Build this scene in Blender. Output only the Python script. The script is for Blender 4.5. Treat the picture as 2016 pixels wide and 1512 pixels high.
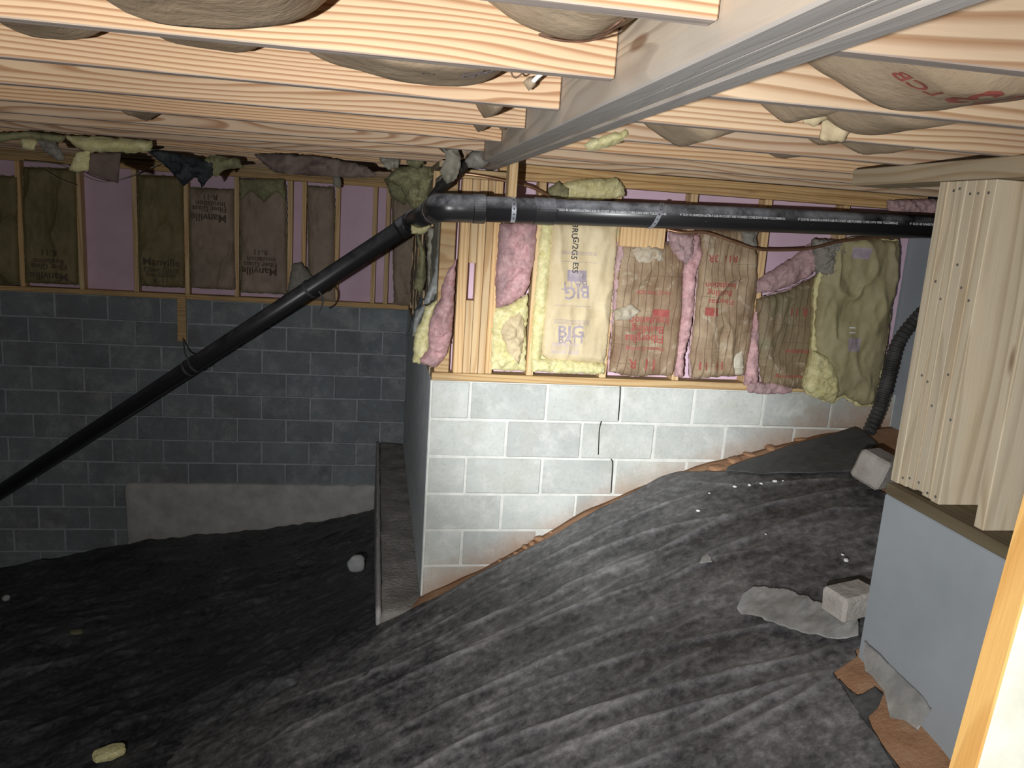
import bpy, bmesh, math, random
import numpy as np
from mathutils import Vector, Matrix

for o in list(bpy.data.objects): bpy.data.objects.remove(o, do_unlink=True)
scn = bpy.context.scene
COL = scn.collection
PI = math.pi

# ------------------------------------------------------------------ camera
FPX = 1585.6
CAM = np.array([-.302, -4.026, .8228])
YAW, PITCH, ROLL = .17679, .20023, -.06785
def cam_rot(y, p, r):
    cy, sy, cp, sp, cr, sr = math.cos(y), math.sin(y), math.cos(p), math.sin(p), math.cos(r), math.sin(r)
    F = np.array([sy*cp, cy*cp, -sp]); rt = np.array([cy, -sy, 0]); dn = np.cross(F, rt)
    return np.array([cr*rt+sr*dn, -sr*rt+cr*dn, F])
ROT = cam_rot(YAW, PITCH, ROLL)
cd = bpy.data.cameras.new('camera'); cam = bpy.data.objects.new('camera', cd); COL.objects.link(cam)
cd.sensor_fit = 'HORIZONTAL'; cd.sensor_width = 36; cd.lens = FPX/2016*36; cd.clip_start = .02
m = Matrix.Identity(4)
for i in range(3):
    m[i][0] = ROT[0][i]; m[i][1] = -ROT[1][i]; m[i][2] = -ROT[2][i]; m[i][3] = CAM[i]
cam.matrix_world = m
scn.camera = cam

def ray(x, y): return ROT.T @ np.array([(x-1008)/FPX, (y-756)/FPX, 1])
def pl(x, y, ax, c):
    d = ray(x, y); t = (c-CAM[ax])/d[ax]; return CAM+t*d

# ------------------------------------------------------------------ world, light, exposure
w = bpy.data.worlds.new('world'); scn.world = w; w.use_nodes = True
w.node_tree.nodes['Background'].inputs[0].default_value = (.75, .85, 1, 1)
w.node_tree.nodes['Background'].inputs[1].default_value = .004
vs = scn.view_settings
vs.view_transform = 'Standard'; vs.look = 'None'; vs.gamma = 1; vs.use_curve_mapping = False; vs.exposure = 0

def torch(name, energy, angle, blend, aim, color=(1, .97, .92), pos=(-.46, -.40, -.18), r=.022):
    l = bpy.data.lights.new(name, 'SPOT'); l.energy = energy; l.spot_size = angle; l.spot_blend = blend
    l.color = color; l.shadow_soft_size = r
    o = bpy.data.objects.new(name, l); COL.objects.link(o)
    p = Vector(CAM)+Vector(pos); o.location = p
    t = Vector(pl(aim[0], aim[1], 1, 0)); o.rotation_euler = (t-p).to_track_quat('-Z', 'Y').to_euler()
    return o
# the hand torch of whoever takes the picture: a hot core, a softer halo and the wide spill
torch('torch_core', 1000, math.radians(28), 1.0, (1170, 785), (.95, .98, 1.0))
torch('torch_halo', 260, math.radians(64), 1.0, (1150, 790), (.97, .985, 1.0))
torch('torch_spill', 250, math.radians(150), .6, (1180, 470), (1, .985, .96))

# ------------------------------------------------------------------ numpy noise
def vnoise(p, seed=0):
    p = np.asarray(p, float); i = np.floor(p).astype(np.int64); f = p-i; f = f*f*(3-2*f)
    def h(a):
        n = (a[..., 0]*374761393+a[..., 1]*668265263+a[..., 2]*2147483647+seed*974634777) & 0xffffffff
        n = ((n ^ (n >> 13))*1274126177) & 0xffffffff
        n = (n ^ (n >> 16)) & 0xffffff
        return n/float(0xffffff)
    r = 0
    for dx in (0, 1):
        for dy in (0, 1):
            for dz in (0, 1):
                wgt = (f[..., 0] if dx else 1-f[..., 0])*(f[..., 1] if dy else 1-f[..., 1])*(f[..., 2] if dz else 1-f[..., 2])
                r = r+wgt*h(i+np.array([dx, dy, dz]))
    return r*2-1
def fbm(p, octv=4, seed=0):
    p = np.asarray(p, float); s = 0; a = 1; t = 0
    for k in range(octv):
        s = s+a*vnoise(p*(2**k)+k*17.3, seed+k); t += a; a *= .5
    return s/t

# ------------------------------------------------------------------ object helpers
def wloc(o):
    v = Vector((0, 0, 0))
    while o: v = v+o.location; o = o.parent
    return v
def tag(o, label=None, cat=None, group=None, kind=None):
    if label: o['label'] = label
    if cat: o['category'] = cat
    if group: o['group'] = group
    if kind: o['kind'] = kind
    return o
def mk(name, V, F, mat, parent=None, loc=None, smooth=False, label=None, cat=None, group=None, kind=None):
    V = np.asarray(V, float)
    if loc is None:
        a, b = V.min(0), V.max(0); loc = ((a[0]+b[0])/2, (a[1]+b[1])/2, a[2])
    loc = np.asarray(loc, float)
    me = bpy.data.meshes.new(name)
    me.from_pydata((V-loc).tolist(), [], [list(map(int, f)) for f in F]); me.update()
    if smooth: me.polygons.foreach_set('use_smooth', [True]*len(me.polygons))
    for mm in (mat if isinstance(mat, (list, tuple)) else [mat]): me.materials.append(mm)
    o = bpy.data.objects.new(name, me); COL.objects.link(o)
    L = Vector(loc)
    if parent: o.parent = parent; L = L-wloc(parent)
    o.location = L
    return tag(o, label, cat, group, kind)
def inst(name, me, loc, parent=None, rot=None):
    o = bpy.data.objects.new(name, me); COL.objects.link(o); L = Vector(loc)
    if parent: o.parent = parent; L = L-wloc(parent)
    o.location = L
    if rot: o.rotation_euler = rot
    return o
def thing(name, loc, label, cat, group=None):
    o = bpy.data.objects.new(name, None); COL.objects.link(o); o.location = loc; o.empty_display_size = .05
    return tag(o, label, cat, group)

def box_vf(x0, x1, y0, y1, z0, z1, b=.003):
    bm = bmesh.new()
    bmesh.ops.create_cube(bm, size=1)
    for v in bm.verts:
        v.co = ((x0+x1)/2+v.co.x*(x1-x0), (y0+y1)/2+v.co.y*(y1-y0), (z0+z1)/2+v.co.z*(z1-z0))
    if b: bmesh.ops.bevel(bm, geom=list(bm.edges), offset=b, segments=1, affect='EDGES')
    bm.verts.index_update()
    V = np.array([v.co[:] for v in bm.verts]); F = [[v.index for v in f.verts] for f in bm.faces]
    bm.free(); return V, F
def board(name, x0, x1, y0, y1, z0, z1, mat, label=None, cat='board', group=None, parent=None, b=.003, warp=0, seed=0, cut=None):
    """a sawn board; warp bows it a little along its length"""
    L = (x1-x0, y1-y0, z1-z0); ax = int(np.argmax(L)); n = 14 if warp else 1
    bm = bmesh.new(); bmesh.ops.create_cube(bm, size=1)
    for v in bm.verts:
        v.co = ((x0+x1)/2+v.co.x*L[0], (y0+y1)/2+v.co.y*L[1], (z0+z1)/2+v.co.z*L[2])
    bmesh.ops.bevel(bm, geom=list(bm.edges), offset=b, segments=1, affect='EDGES')
    if warp:
        lo = (x0, y0, z0)[ax]
        for k in range(1, n):
            c = [0, 0, 0]; c[ax] = lo+L[ax]*k/n; nn = [0, 0, 0]; nn[ax] = 1
            bmesh.ops.bisect_plane(bm, geom=list(bm.verts)+list(bm.edges)+list(bm.faces), plane_co=c, plane_no=nn)
    bm.verts.index_update()
    V = np.array([v.co[:] for v in bm.verts]); F = [[v.index for v in f.verts] for f in bm.faces]; bm.free()
    if warp:
        t = (V[:, ax]-(x0, y0, z0)[ax])/L[ax]; rr = np.random.RandomState(seed)
        for q in range(3):
            if q != ax:
                a = rr.uniform(-1, 1)*warp; V[:, q] += a*np.sin(PI*t)+rr.uniform(-.4, .4)*warp*np.sin(2*PI*t+rr.uniform(0, 6))
    return mk(name, V, F, mat, parent, None, False, label, cat if not parent else None, group)

def tube_vf(pts, r, n=14, cap=True, rfun=None):
    pts = [np.asarray(p, float) for p in pts]; V = []; F = []
    T = [];
    for i in range(len(pts)):
        a = pts[max(i-1, 0)]; b = pts[min(i+1, len(pts)-1)]; t = b-a; T.append(t/np.linalg.norm(t))
    u = np.cross(T[0], [0, 0, 1.]);
    if np.linalg.norm(u) < 1e-3: u = np.cross(T[0], [0, 1., 0])
    u /= np.linalg.norm(u)
    for i, p in enumerate(pts):
        u = u-T[i]*np.dot(u, T[i]); u /= np.linalg.norm(u); v = np.cross(T[i], u)
        rr = rfun(i) if rfun else r
        for k in range(n):
            a = 2*PI*k/n; V.append(p+rr*(math.cos(a)*u+math.sin(a)*v))
    for i in range(len(pts)-1):
        for k in range(n):
            F.append([i*n+k, i*n+(k+1) % n, (i+1)*n+(k+1) % n, (i+1)*n+k])
    if cap:
        F.append(list(range(n))[::-1]); F.append([(len(pts)-1)*n+k for k in range(n)])
    return np.array(V), F
def spline(pts, n=8):
    P = [np.asarray(p, float) for p in pts]; P = [2*P[0]-P[1]]+P+[2*P[-1]-P[-2]]; out = []
    for i in range(1, len(P)-2):
        for k in range(n):
            t = k/n; a, b, c, d = P[i-1], P[i], P[i+1], P[i+2]
            out.append(.5*((2*b)+(c-a)*t+(2*a-5*b+4*c-d)*t*t+(3*b-a-3*c+d)*t**3))
    out.append(P[-2]); return out

# outline filled with a grid, border vertices snapped to the outline
def poly_grid(poly, res):
    poly = np.asarray(poly, float); a, b = poly.min(0)-res, poly.max(0)+res
    nx, ny = int((b[0]-a[0])/res)+2, int((b[1]-a[1])/res)+2
    gx, gy = np.meshgrid(a[0]+np.arange(nx)*res, a[1]+np.arange(ny)*res, indexing='ij')
    P = np.stack([gx.ravel(), gy.ravel()], 1)
    ins = np.zeros(len(P), bool); D = np.full(len(P), 1e9); N = np.zeros_like(P)
    for i in range(len(poly)):
        p, q = poly[i], poly[(i+1) % len(poly)]
        c = (p[1] > P[:, 1]) != (q[1] > P[:, 1])
        with np.errstate(divide='ignore', invalid='ignore'):
            xi = (q[0]-p[0])*(P[:, 1]-p[1])/(q[1]-p[1])+p[0]
        ins ^= c & (P[:, 0] < xi)
        e = q-p; L = max((e@e), 1e-12); t = np.clip(((P-p)@e)/L, 0, 1); C = p+t[:, None]*e
        d = np.hypot(*(P-C).T); k = d < D; D[k] = d[k]; N[k] = C[k]
    ids = np.arange(nx*ny).reshape(nx, ny)
    Q = np.stack([ids[:-1, :-1], ids[1:, :-1], ids[1:, 1:], ids[:-1, 1:]], -1).reshape(-1, 4)
    Q = Q[ins[Q].sum(1) >= 1]
    used = np.unique(Q); mp = -np.ones(nx*ny, int); mp[used] = np.arange(len(used))
    pts = P[used].copy(); o = ~ins[used]; pts[o] = N[used][o]; dist = D[used].copy(); dist[o] = 0
    Q = mp[Q]
    # drop cells fully collapsed onto the border
    keep = [(~o[q]).any() for q in Q]; Q = Q[np.array(keep)]
    return pts, dist, Q
def jitter_poly(poly, step, amp, seed):
    out = []; rr = np.random.RandomState(seed); n = len(poly)
    for i in range(n):
        p = np.array(poly[i], float); q = np.array(poly[(i+1) % n], float); L = np.linalg.norm(q-p); k = max(1, int(L/step))
        nrm = np.array([-(q-p)[1], (q-p)[0]])/max(L, 1e-9)
        for j in range(k):
            out.append(p+(q-p)*j/k+nrm*rr.uniform(-amp, amp)*(1 if j else .5))
    return out
class Sampler:
    def __init__(s, pts, off, Y, sign): s.p, s.o, s.Y, s.s = pts, off, Y, sign
    def __call__(s, a, b):
        d = (s.p[:, 0]-a)**2+(s.p[:, 1]-b)**2; k = np.argsort(d)[:4]; ww = 1/(d[k]+1e-6); return float((s.o[k]*ww).sum()/ww.sum())
def pillow(name, poly, Y, tf, tb, res, mat, edge=.05, amp=.006, scale=14, seed=0, parent=None, smooth=True, jit=0, bulge=None, label=None, cat=None, group=None, stretch=(1, 1), kind=None, crease=0., fine=.0):
    """soft body: outline in X,Z at depth plane Y, swelling tf towards -Y and tb towards +Y"""
    if jit: poly = jitter_poly(poly, jit*2.5, jit, seed)
    pts, d, Q = poly_grid(poly, res)
    e = np.clip(d/edge, 0, 1); prof = np.sqrt(np.clip(1-(1-e)**2, 0, 1))
    q = np.stack([pts[:, 0]*scale*stretch[0], pts[:, 1]*scale*stretch[1], np.zeros(len(pts))], 1)
    nz = fbm(q, 4, seed)*amp; nz2 = np.abs(fbm(q*2.1, 3, seed+9))*amp*.7
    cre = (1-np.abs(fbm(q*.55+3.3, 3, seed+21))*2.2).clip(0, 1)**3*amp*crease
    fin = fbm(q*4.3, 2, seed+31)*amp*fine
    off = tf*prof+(nz+nz2+cre+fin)*(.25+.75*prof)
    if bulge is not None: off = off+bulge(pts[:, 0], pts[:, 1])*prof
    back = tb*prof
    n = len(pts); V = np.zeros((2*n, 3))
    V[:n, 0] = pts[:, 0]; V[:n, 2] = pts[:, 1]; V[:n, 1] = Y-off-.0015
    V[n:, 0] = pts[:, 0]; V[n:, 2] = pts[:, 1]; V[n:, 1] = Y+back+.0015
    F = [list(x) for x in Q]+[[x[3]+n, x[2]+n, x[1]+n, x[0]+n] for x in Q]
    from collections import Counter
    cnt = {}
    for x in Q:
        for k in range(4):
            a, b = x[k], x[(k+1) % 4]
            if (b, a) in cnt: cnt.pop((b, a))
            else: cnt[(a, b)] = 1
    for (a, b) in cnt: F.append([b, a, a+n, b+n])
    o = mk(name, V, F, mat, parent, None, smooth, label, cat, group, kind)
    return o, Sampler(pts, off, Y, -1)
def PX(lst, Y): return [(lambda p: (p[0], p[2]))(pl(x, y, 1, Y)) for x, y in lst]

_tc = {}
def text_vf(s, size, sub=.012):
    key = (s, size)
    if key in _tc: return _tc[key]
    c = bpy.data.curves.new('t', 'FONT'); c.body = s; c.size = size; c.align_x = 'CENTER'; c.align_y = 'CENTER'; c.resolution_u = 2
    c.space_line = .85; c.offset = size*.018
    o = bpy.data.objects.new('t', c); COL.objects.link(o)
    dg = bpy.context.evaluated_depsgraph_get(); me = bpy.data.meshes.new_from_object(o.evaluated_get(dg))
    bm = bmesh.new(); bm.from_mesh(me); bmesh.ops.triangulate(bm, faces=list(bm.faces))
    for k in range(2):
        es = [e for e in bm.edges if e.calc_length() > sub]
        if es: bmesh.ops.subdivide_edges(bm, edges=es, cuts=1); bmesh.ops.triangulate(bm, faces=list(bm.faces))
    bm.verts.index_update()
    V = np.array([v.co[:] for v in bm.verts]); F = [[v.index for v in f.verts] for f in bm.faces]; bm.free()
    bpy.data.objects.remove(o); bpy.data.meshes.remove(me); bpy.data.curves.remove(c)
    _tc[key] = (V, F); return V, F
def lettering(s, size, x, z, rot, samp, mat, parent, eps=.0035, aspect=1.0, label=None):
    V, F = text_vf(s, size); a = math.radians(rot); ca, sa = math.cos(a), math.sin(a); W = []
    for v in V:
        u, vv = v[0]*aspect, v[1]; X = x+u*ca-vv*sa; Z = z+u*sa+vv*ca
        W.append((X, samp.Y-samp(X, Z)-eps, Z))
    return mk('lettering', W, F, mat, parent, label=label)
def patch(x0, x1, z0, z1, samp, mat, parent, name='printed_bar', eps=.003, n=8):
    V = []; F = []
    for i in range(n+1):
        for j in range(n+1):
            X = x0+(x1-x0)*i/n; Z = z0+(z1-z0)*j/n; V.append((X, samp.Y-samp(X, Z)-eps, Z))
    for i in range(n):
        for j in range(n): k = i*(n+1)+j; F.append([k, k+n+1, k+n+2, k+1])
    return mk(name, V, F, mat, parent)

# ------------------------------------------------------------------ materials
def new_mat(name):
    m = bpy.data.materials.new(name); m.use_nodes = True; nt = m.node_tree
    return m, nt, nt.nodes['Principled BSDF']
def N(nt, t, **kw):
    n = nt.nodes.new(t)
    for k, v in kw.items():
        if k in n.inputs: n.inputs[k].default_value = v
        else: setattr(n, k, v)
    return n
def ramp(nt, fac, stops):
    r = nt.nodes.new('ShaderNodeValToRGB'); e = r.color_ramp.elements
    e[0].position, e[0].color = stops[0][0], (*stops[0][1], 1); e[1].position, e[1].color = stops[-1][0], (*stops[-1][1], 1)
    for p, c in stops[1:-1]: k = e.new(p); k.color = (*c, 1)
    nt.links.new(fac, r.inputs[0]); return r.outputs[0]
def coords(nt, scale=(1, 1, 1), rnd=True, rotz=0):
    tc = nt.nodes.new('ShaderNodeTexCoord'); mp = nt.nodes.new('ShaderNodeMapping')
    mp.inputs['Scale'].default_value = scale; mp.inputs['Rotation'].default_value = (0, 0, rotz)
    nt.links.new(tc.outputs['Object'], mp.inputs[0])
    if not rnd: return mp.outputs[0]
    oi = nt.nodes.new('ShaderNodeObjectInfo'); mul = N(nt, 'ShaderNodeMath', operation='MULTIPLY'); mul.inputs[1].default_value = 57.
    nt.links.new(oi.outputs['Random'], mul.inputs[0])
    ad = N(nt, 'ShaderNodeVectorMath', operation='ADD'); nt.links.new(mp.outputs[0], ad.inputs[0]); nt.links.new(mul.outputs[0], ad.inputs[1])
    return ad.outputs[0]
def noise(nt, vec, scale, detail=4, rough=.55, dist=0):
    n = N(nt, 'ShaderNodeTexNoise'); n.inputs['Scale'].default_value = scale; n.inputs['Detail'].default_value = detail
    n.inputs['Roughness'].default_value = rough; n.inputs['Distortion'].default_value = dist
    nt.links.new(vec, n.inputs['Vector']); return n.outputs['Fac']
def math_n(nt, op, a, b=None, clamp=False):
    n = N(nt, 'ShaderNodeMath', operation=op); n.use_clamp = clamp
    for i, x in enumerate((a, b)):
        if x is None: continue
        if isinstance(x, (int, float)): n.inputs[i].default_value = x
        else: nt.links.new(x, n.inputs[i])
    return n.outputs[0]
def mix(nt, fac, a, b, mode='MIX'):
    n = N(nt, 'ShaderNodeMix', data_type='RGBA', blend_type=mode)
    for i, x in ((0, fac), (6, a), (7, b)):
        if isinstance(x, (int, float)): n.inputs[i].default_value = x
        elif isinstance(x, tuple): n.inputs[i].default_value = (*x, 1)
        else: nt.links.new(x, n.inputs[i])
    return n.outputs[2]
def bump(nt, bs, h, strength=.3, dist=.01):
    b = N(nt, 'ShaderNodeBump'); b.inputs['Strength'].default_value = strength; b.inputs['Distance'].default_value = dist
    nt.links.new(h, b.inputs['Height']); nt.links.new(b.outputs[0], bs.inputs['Normal'])
def sep(nt, vec):
    s = nt.nodes.new('ShaderNodeSeparateXYZ'); nt.links.new(vec, s.inputs[0]); return s.outputs

def wood(name, axis, late, early, grey=None, rings=55, wav=2.2, dirt=.25, knots=True, tint=.18, under=None):
    m, nt, bs = new_mat(name)
    # grain runs along `axis`: contour bands of a stretched noise give flat-sawn figure, z adds quarter-sawn lines
    sc = [1, 1, 1]; sc[axis] = .10
    v = coords(nt, tuple(sc)); base = noise(nt, v, 5.0, 2.5, .5, .25)
    o = sep(nt, coords(nt, (1, 1, 1), False)); cross = {0: (2, 1), 1: (0, 2), 2: (0, 1)}[axis]
    oi = nt.nodes.new('ShaderNodeObjectInfo')
    rr = math_n(nt, 'MULTIPLY_ADD', oi.outputs['Random'], .9); nt.nodes[-1].inputs[2].default_value = .45
    lin = math_n(nt, 'ADD', o[cross[0]], math_n(nt, 'MULTIPLY', o[cross[1]], .6))
    ph = math_n(nt, 'ADD', math_n(nt, 'MULTIPLY', math_n(nt, 'MULTIPLY', lin, float(rings)), rr), math_n(nt, 'MULTIPLY', base, wav*5.5))
    fr = math_n(nt, 'FRACT', ph)
    band = ramp(nt, fr, [(0, (0, 0, 0)), (.45, (.15,)*3), (.80, (1, 1, 1)), (.93, (.8,)*3), (1, (0, 0, 0))])
    fs = [14, 14, 14]; fs[axis] = .5
    fine = noise(nt, coords(nt, tuple(fs)), 9, 3, .6)
    col = mix(nt, band, early, late)
    col = mix(nt, math_n(nt, 'MULTIPLY', fine, .35), col, tuple(c*.72 for c in early))
    per = ramp(nt, oi.outputs['Random'], [(0, (1-tint, 1-tint, 1-tint*.8)), (.5, (1, 1, 1)), (1, (1.0, 1-tint*.4, 1-tint*.9))])
    col = mix(nt, 1.0, col, per, 'MULTIPLY')
    if grey:
        g = noise(nt, coords(nt, tuple(2*s for s in sc)), 3, 5, .65)
        gf = ramp(nt, g, [(.38, (0, 0, 0)), (.62, (1, 1, 1))])
        col = mix(nt, math_n(nt, 'MULTIPLY', gf, grey[1]), col, grey[0])
    d = noise(nt, coords(nt, (1, 1, 1)), 2.3, 5, .7)
    df = ramp(nt, d, [(.45, (0, 0, 0)), (.8, (1, 1, 1))])
    col = mix(nt, math_n(nt, 'MULTIPLY', df, dirt), col, (.16, .13, .10))
    if knots:
        ks = [7, 7, 7]; ks[axis] = 1.6
        vo = N(nt, 'ShaderNodeTexVoronoi'); vo.inputs['Scale'].default_value = .9; nt.links.new(coords(nt, tuple(ks)), vo.inputs['Vector'])
        kf = ramp(nt, vo.outputs['Distance'], [(.05, (1, 1, 1)), (.09, (.0, .0, .0))])
        col = mix(nt, math_n(nt, 'MULTIPLY', kf, .75), col, (.17, .08, .035))
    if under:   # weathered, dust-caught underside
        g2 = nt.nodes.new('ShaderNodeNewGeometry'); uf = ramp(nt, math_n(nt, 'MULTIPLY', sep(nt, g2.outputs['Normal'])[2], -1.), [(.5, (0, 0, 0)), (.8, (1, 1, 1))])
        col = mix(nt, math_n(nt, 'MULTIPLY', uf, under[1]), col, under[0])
    nt.links.new(col, bs.inputs['Base Color']); bs.inputs['Roughness'].default_value = .75
    bs.inputs['Specular IOR Level'].default_value = .25
    bump(nt, bs, math_n(nt, 'ADD', fine, math_n(nt, 'MULTIPLY', band, .4)), .25, .003)
    return m
def plain(name, c1, c2, scale=6, rough=.8, bs_=.2, detail=5, spec=.3, bd=.005, stretch=(1, 1, 1), metal=0, lo=.35, hi=.65, rnd=True):
    m, nt, bs = new_mat(name); v = coords(nt, stretch, rnd)
    n = noise(nt, v, scale, detail, .62); nt.links.new(ramp(nt, n, [(lo, c1), (hi, c2)]), bs.inputs['Base Color'])
    bs.inputs['Roughness'].default_value = rough; bs.inputs['Specular IOR Level'].default_value = spec; bs.inputs['Metallic'].default_value = metal
    if bs_: bump(nt, bs, noise(nt, v, scale*5, 4, .65), bs_, bd)
    return m
M = {}
J_E, J_L = (.645, .475, .315), (.325, .16, .075)
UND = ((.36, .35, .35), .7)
M['joist'] = wood('joist_pine', 0, J_L, J_E, rings=70, wav=2.6, dirt=.12, knots=False, under=UND)
M['joist_r'] = wood('joist_pine_right', 0, (.40, .215, .105), (.74, .56, .375), rings=52, wav=1.6, dirt=.12, knots=False, under=UND)
M['beam'] = wood('beam_grey_wood', 1, (.34, .26, .18), (.58, .48, .36), grey=((.42, .39, .36), .6), rings=45, wav=3, dirt=.15, knots=True, tint=.08, under=((.36, .355, .36), .72))
M['stud'] = wood('stud_pine', 2, (.56, .34, .15), (.72, .53, .30), rings=40, wav=1.4, dirt=.25)
M['post'] = wood('post_pine', 2, (.47, .36, .23), (.66, .55, .39), grey=((.54, .51, .41), .45), rings=26, wav=1.6, dirt=.12, tint=.08)
M['plate_x'] = wood('plate_pine', 0, (.44, .25, .10), (.62, .44, .22), rings=45, wav=1.6, dirt=.5)
M['plate_y'] = wood('plate_pine_deep', 1, (.38, .28, .16), (.50, .41, .28), rings=40, wav=1.5, dirt=.4)
M['sill_y'] = wood('sill_treated', 1, (.12, .09, .05), (.19, .155, .09), rings=30, wav=1.5, dirt=.5)
M['jamb'] = plain('jamb_glare_face', (.50, .50, .43), (.64, .64, .56), 9, .8, .1)  # pine jamb's overexposed near face, the glare put into its colour
M['jamb_side'] = wood('jamb_shaded_edge', 2, (.36, .20, .06), (.44, .28, .10), rings=20, wav=1, dirt=.05, knots=False)  # less lit side of the same board, its shade put into the colour
M['ply'] = plain('plywood', (.42, .28, .15), (.55, .40, .24), 3, .8, .1, stretch=(.3, 1, 1))

def block_mat(name, a, b, stain, wet=.5, eff=.4, splash=False):
    m, nt, bs = new_mat(name); v = coords(nt); oi = nt.nodes.new('ShaderNodeObjectInfo')
    n1 = noise(nt, v, 4, 6, .7); n2 = noise(nt, v, 55, 4, .75)
    col = ramp(nt, n1, [(.3, a), (.7, b)])
    per = ramp(nt, oi.outputs['Random'], [(0, (.88, .88, .88)), (.5, (1, 1, .98)), (1, (1.08, 1.09, 1.08))])
    col = mix(nt, 1.0, col, per, 'MULTIPLY')
    tc = nt.nodes.new('ShaderNodeNewGeometry'); w2 = noise(nt, tc.outputs['Position'], 1.7, 5, .7)
    col = mix(nt, math_n(nt, 'MULTIPLY', ramp(nt, w2, [(.5, (0, 0, 0)), (.68, (1, 1, 1))]), wet), col, stain)
    col = mix(nt, math_n(nt, 'MULTIPLY', ramp(nt, n2, [(.52, (0, 0, 0)), (.72, (1, 1, 1))]), .32), col, tuple(c*.55 for c in a))
    ef = noise(nt, tc.outputs['Position'], 5.5, 7, .75)
    col = mix(nt, math_n(nt, 'MULTIPLY', ramp(nt, ef, [(.50, (0, 0, 0)), (.66, (1, 1, 1))]), eff), col, (.66, .66, .63))
    if splash:   # red soil splashed up from the sloping ground line
        sp = sep(nt, tc.outputs['Position']); gl = math_n(nt, 'SUBTRACT', sp[2], math_n(nt, 'MULTIPLY', sp[0], math_n(nt, 'SUBTRACT', .58, math_n(nt, 'MULTIPLY', sp[0], .065))))
        hh = math_n(nt, 'ADD', gl, math_n(nt, 'MULTIPLY', math_n(nt, 'SUBTRACT', w2, .5), -.35))
        col = mix(nt, math_n(nt, 'MULTIPLY', ramp(nt, math_n(nt, 'ADD', hh, 1.5), [(.30, (1, 1, 1)), (.47, (0, 0, 0))]), .65), col, (.36, .20, .11))
    nt.links.new(col, bs.inputs['Base Color']); bs.inputs['Roughness'].default_value = .92; bs.inputs['Specular IOR Level'].default_value = .15
    bump(nt, bs, n2, .45, .004); return m
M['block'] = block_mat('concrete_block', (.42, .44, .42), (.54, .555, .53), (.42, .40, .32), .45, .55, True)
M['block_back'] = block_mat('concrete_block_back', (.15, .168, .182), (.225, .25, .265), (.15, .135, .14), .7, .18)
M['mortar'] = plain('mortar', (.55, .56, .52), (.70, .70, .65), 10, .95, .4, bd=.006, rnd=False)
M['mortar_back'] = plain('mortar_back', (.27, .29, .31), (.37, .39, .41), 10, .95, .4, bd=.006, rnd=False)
M['conc'] = plain('concrete', (.34, .34, .33), (.47, .46, .44), 7, .9, .4)
M['conc_dark'] = plain('rough_footing', (.20, .19, .17), (.33, .31, .29), 9, .95, .8, bd=.015)
M['greywall'] = plain('painted_grey_wall', (.31, .345, .375), (.37, .405, .435), 2.2, .75, .05, spec=.3)
def parge():
    m, nt, bs = new_mat('brushed_parge'); v = coords(nt, (1, 1, 1), False)
    mp = N(nt, 'ShaderNodeMapping'); mp.inputs['Rotation'].default_value = (.12, 0, 0); mp.inputs['Scale'].default_value = (1, 6, .55); nt.links.new(v, mp.inputs[0])
    s = noise(nt, mp.outputs[0], 8, 4, .7, .6)
    col = ramp(nt, s, [(.40, (.45, .485, .515)), (.56, (.60, .64, .66)), (.63, (.88, .90, .90))])
    nt.links.new(col, bs.inputs['Base Color']); bs.inputs['Roughness'].default_value = .85
    bump(nt, bs, s, .6, .01); return m
M['parge'] = parge()
def soil():
    m, nt, bs = new_mat('red_soil'); v = coords(nt, (1, 1, 1), False); n = noise(nt, v, 5, 8, .7); n2 = noise(nt, v, 60, 5, .75)
    col = ramp(nt, n, [(.3, (.26, .13, .065)), (.5, (.40, .22, .12)), (.75, (.50, .33, .21))])
    nt.links.new(col, bs.inputs['Base Color']); bs.inputs['Roughness'].default_value = .95; bump(nt, bs, n2, .8, .01); return m
M['soil'] = soil()
def sheet_mat(name, base, dust, amt, ang, rough=.42):
    m, nt, bs = new_mat(name); v = coords(nt, (1, 1, 1), False)
    mp = N(nt, 'ShaderNodeMapping'); mp.inputs['Rotation'].default_value = (0, 0, -ang); mp.inputs['Scale'].default_value = (.28, 1.6, 1); nt.links.new(v, mp.inputs[0])
    st = noise(nt, mp.outputs[0], 6, 7, .66, .4)
    bl = noise(nt, v, 2.2, 6, .62); fi = noise(nt, v, 26, 6, .72)
    f = math_n(nt, 'ADD', math_n(nt, 'MULTIPLY', st, .27), math_n(nt, 'ADD', math_n(nt, 'MULTIPLY', bl, .32), math_n(nt, 'MULTIPLY', fi, .42)))
    fac = ramp(nt, f, [(.43, (.03,)*3), (.54, (.38,)*3), (.66, (1, 1, 1))])
    at_ = N(nt, 'ShaderNodeAttribute'); at_.attribute_name = 'fold_light'   # light caught on fold crests, painted in with the dust colour
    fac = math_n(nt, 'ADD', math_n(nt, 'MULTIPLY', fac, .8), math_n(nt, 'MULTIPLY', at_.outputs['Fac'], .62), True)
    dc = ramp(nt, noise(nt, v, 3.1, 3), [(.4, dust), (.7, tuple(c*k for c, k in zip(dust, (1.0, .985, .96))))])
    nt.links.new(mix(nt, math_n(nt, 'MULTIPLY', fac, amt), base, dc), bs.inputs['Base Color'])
    rf = math_n(nt, 'MULTIPLY_ADD', fac, .4); nt.nodes[-1].inputs[2].default_value = rough
    nt.links.new(rf, bs.inputs['Roughness']); bs.inputs['Specular IOR Level'].default_value = .4
    bump(nt, bs, math_n(nt, 'ADD', fi, math_n(nt, 'MULTIPLY', st, .8)), .3, .010); return m
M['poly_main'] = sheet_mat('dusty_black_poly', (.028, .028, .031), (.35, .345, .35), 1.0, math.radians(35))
M['poly_left'] = sheet_mat('black_poly', (.014, .015, .018), (.25, .255, .265), .85, math.radians(25), .4)
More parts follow.
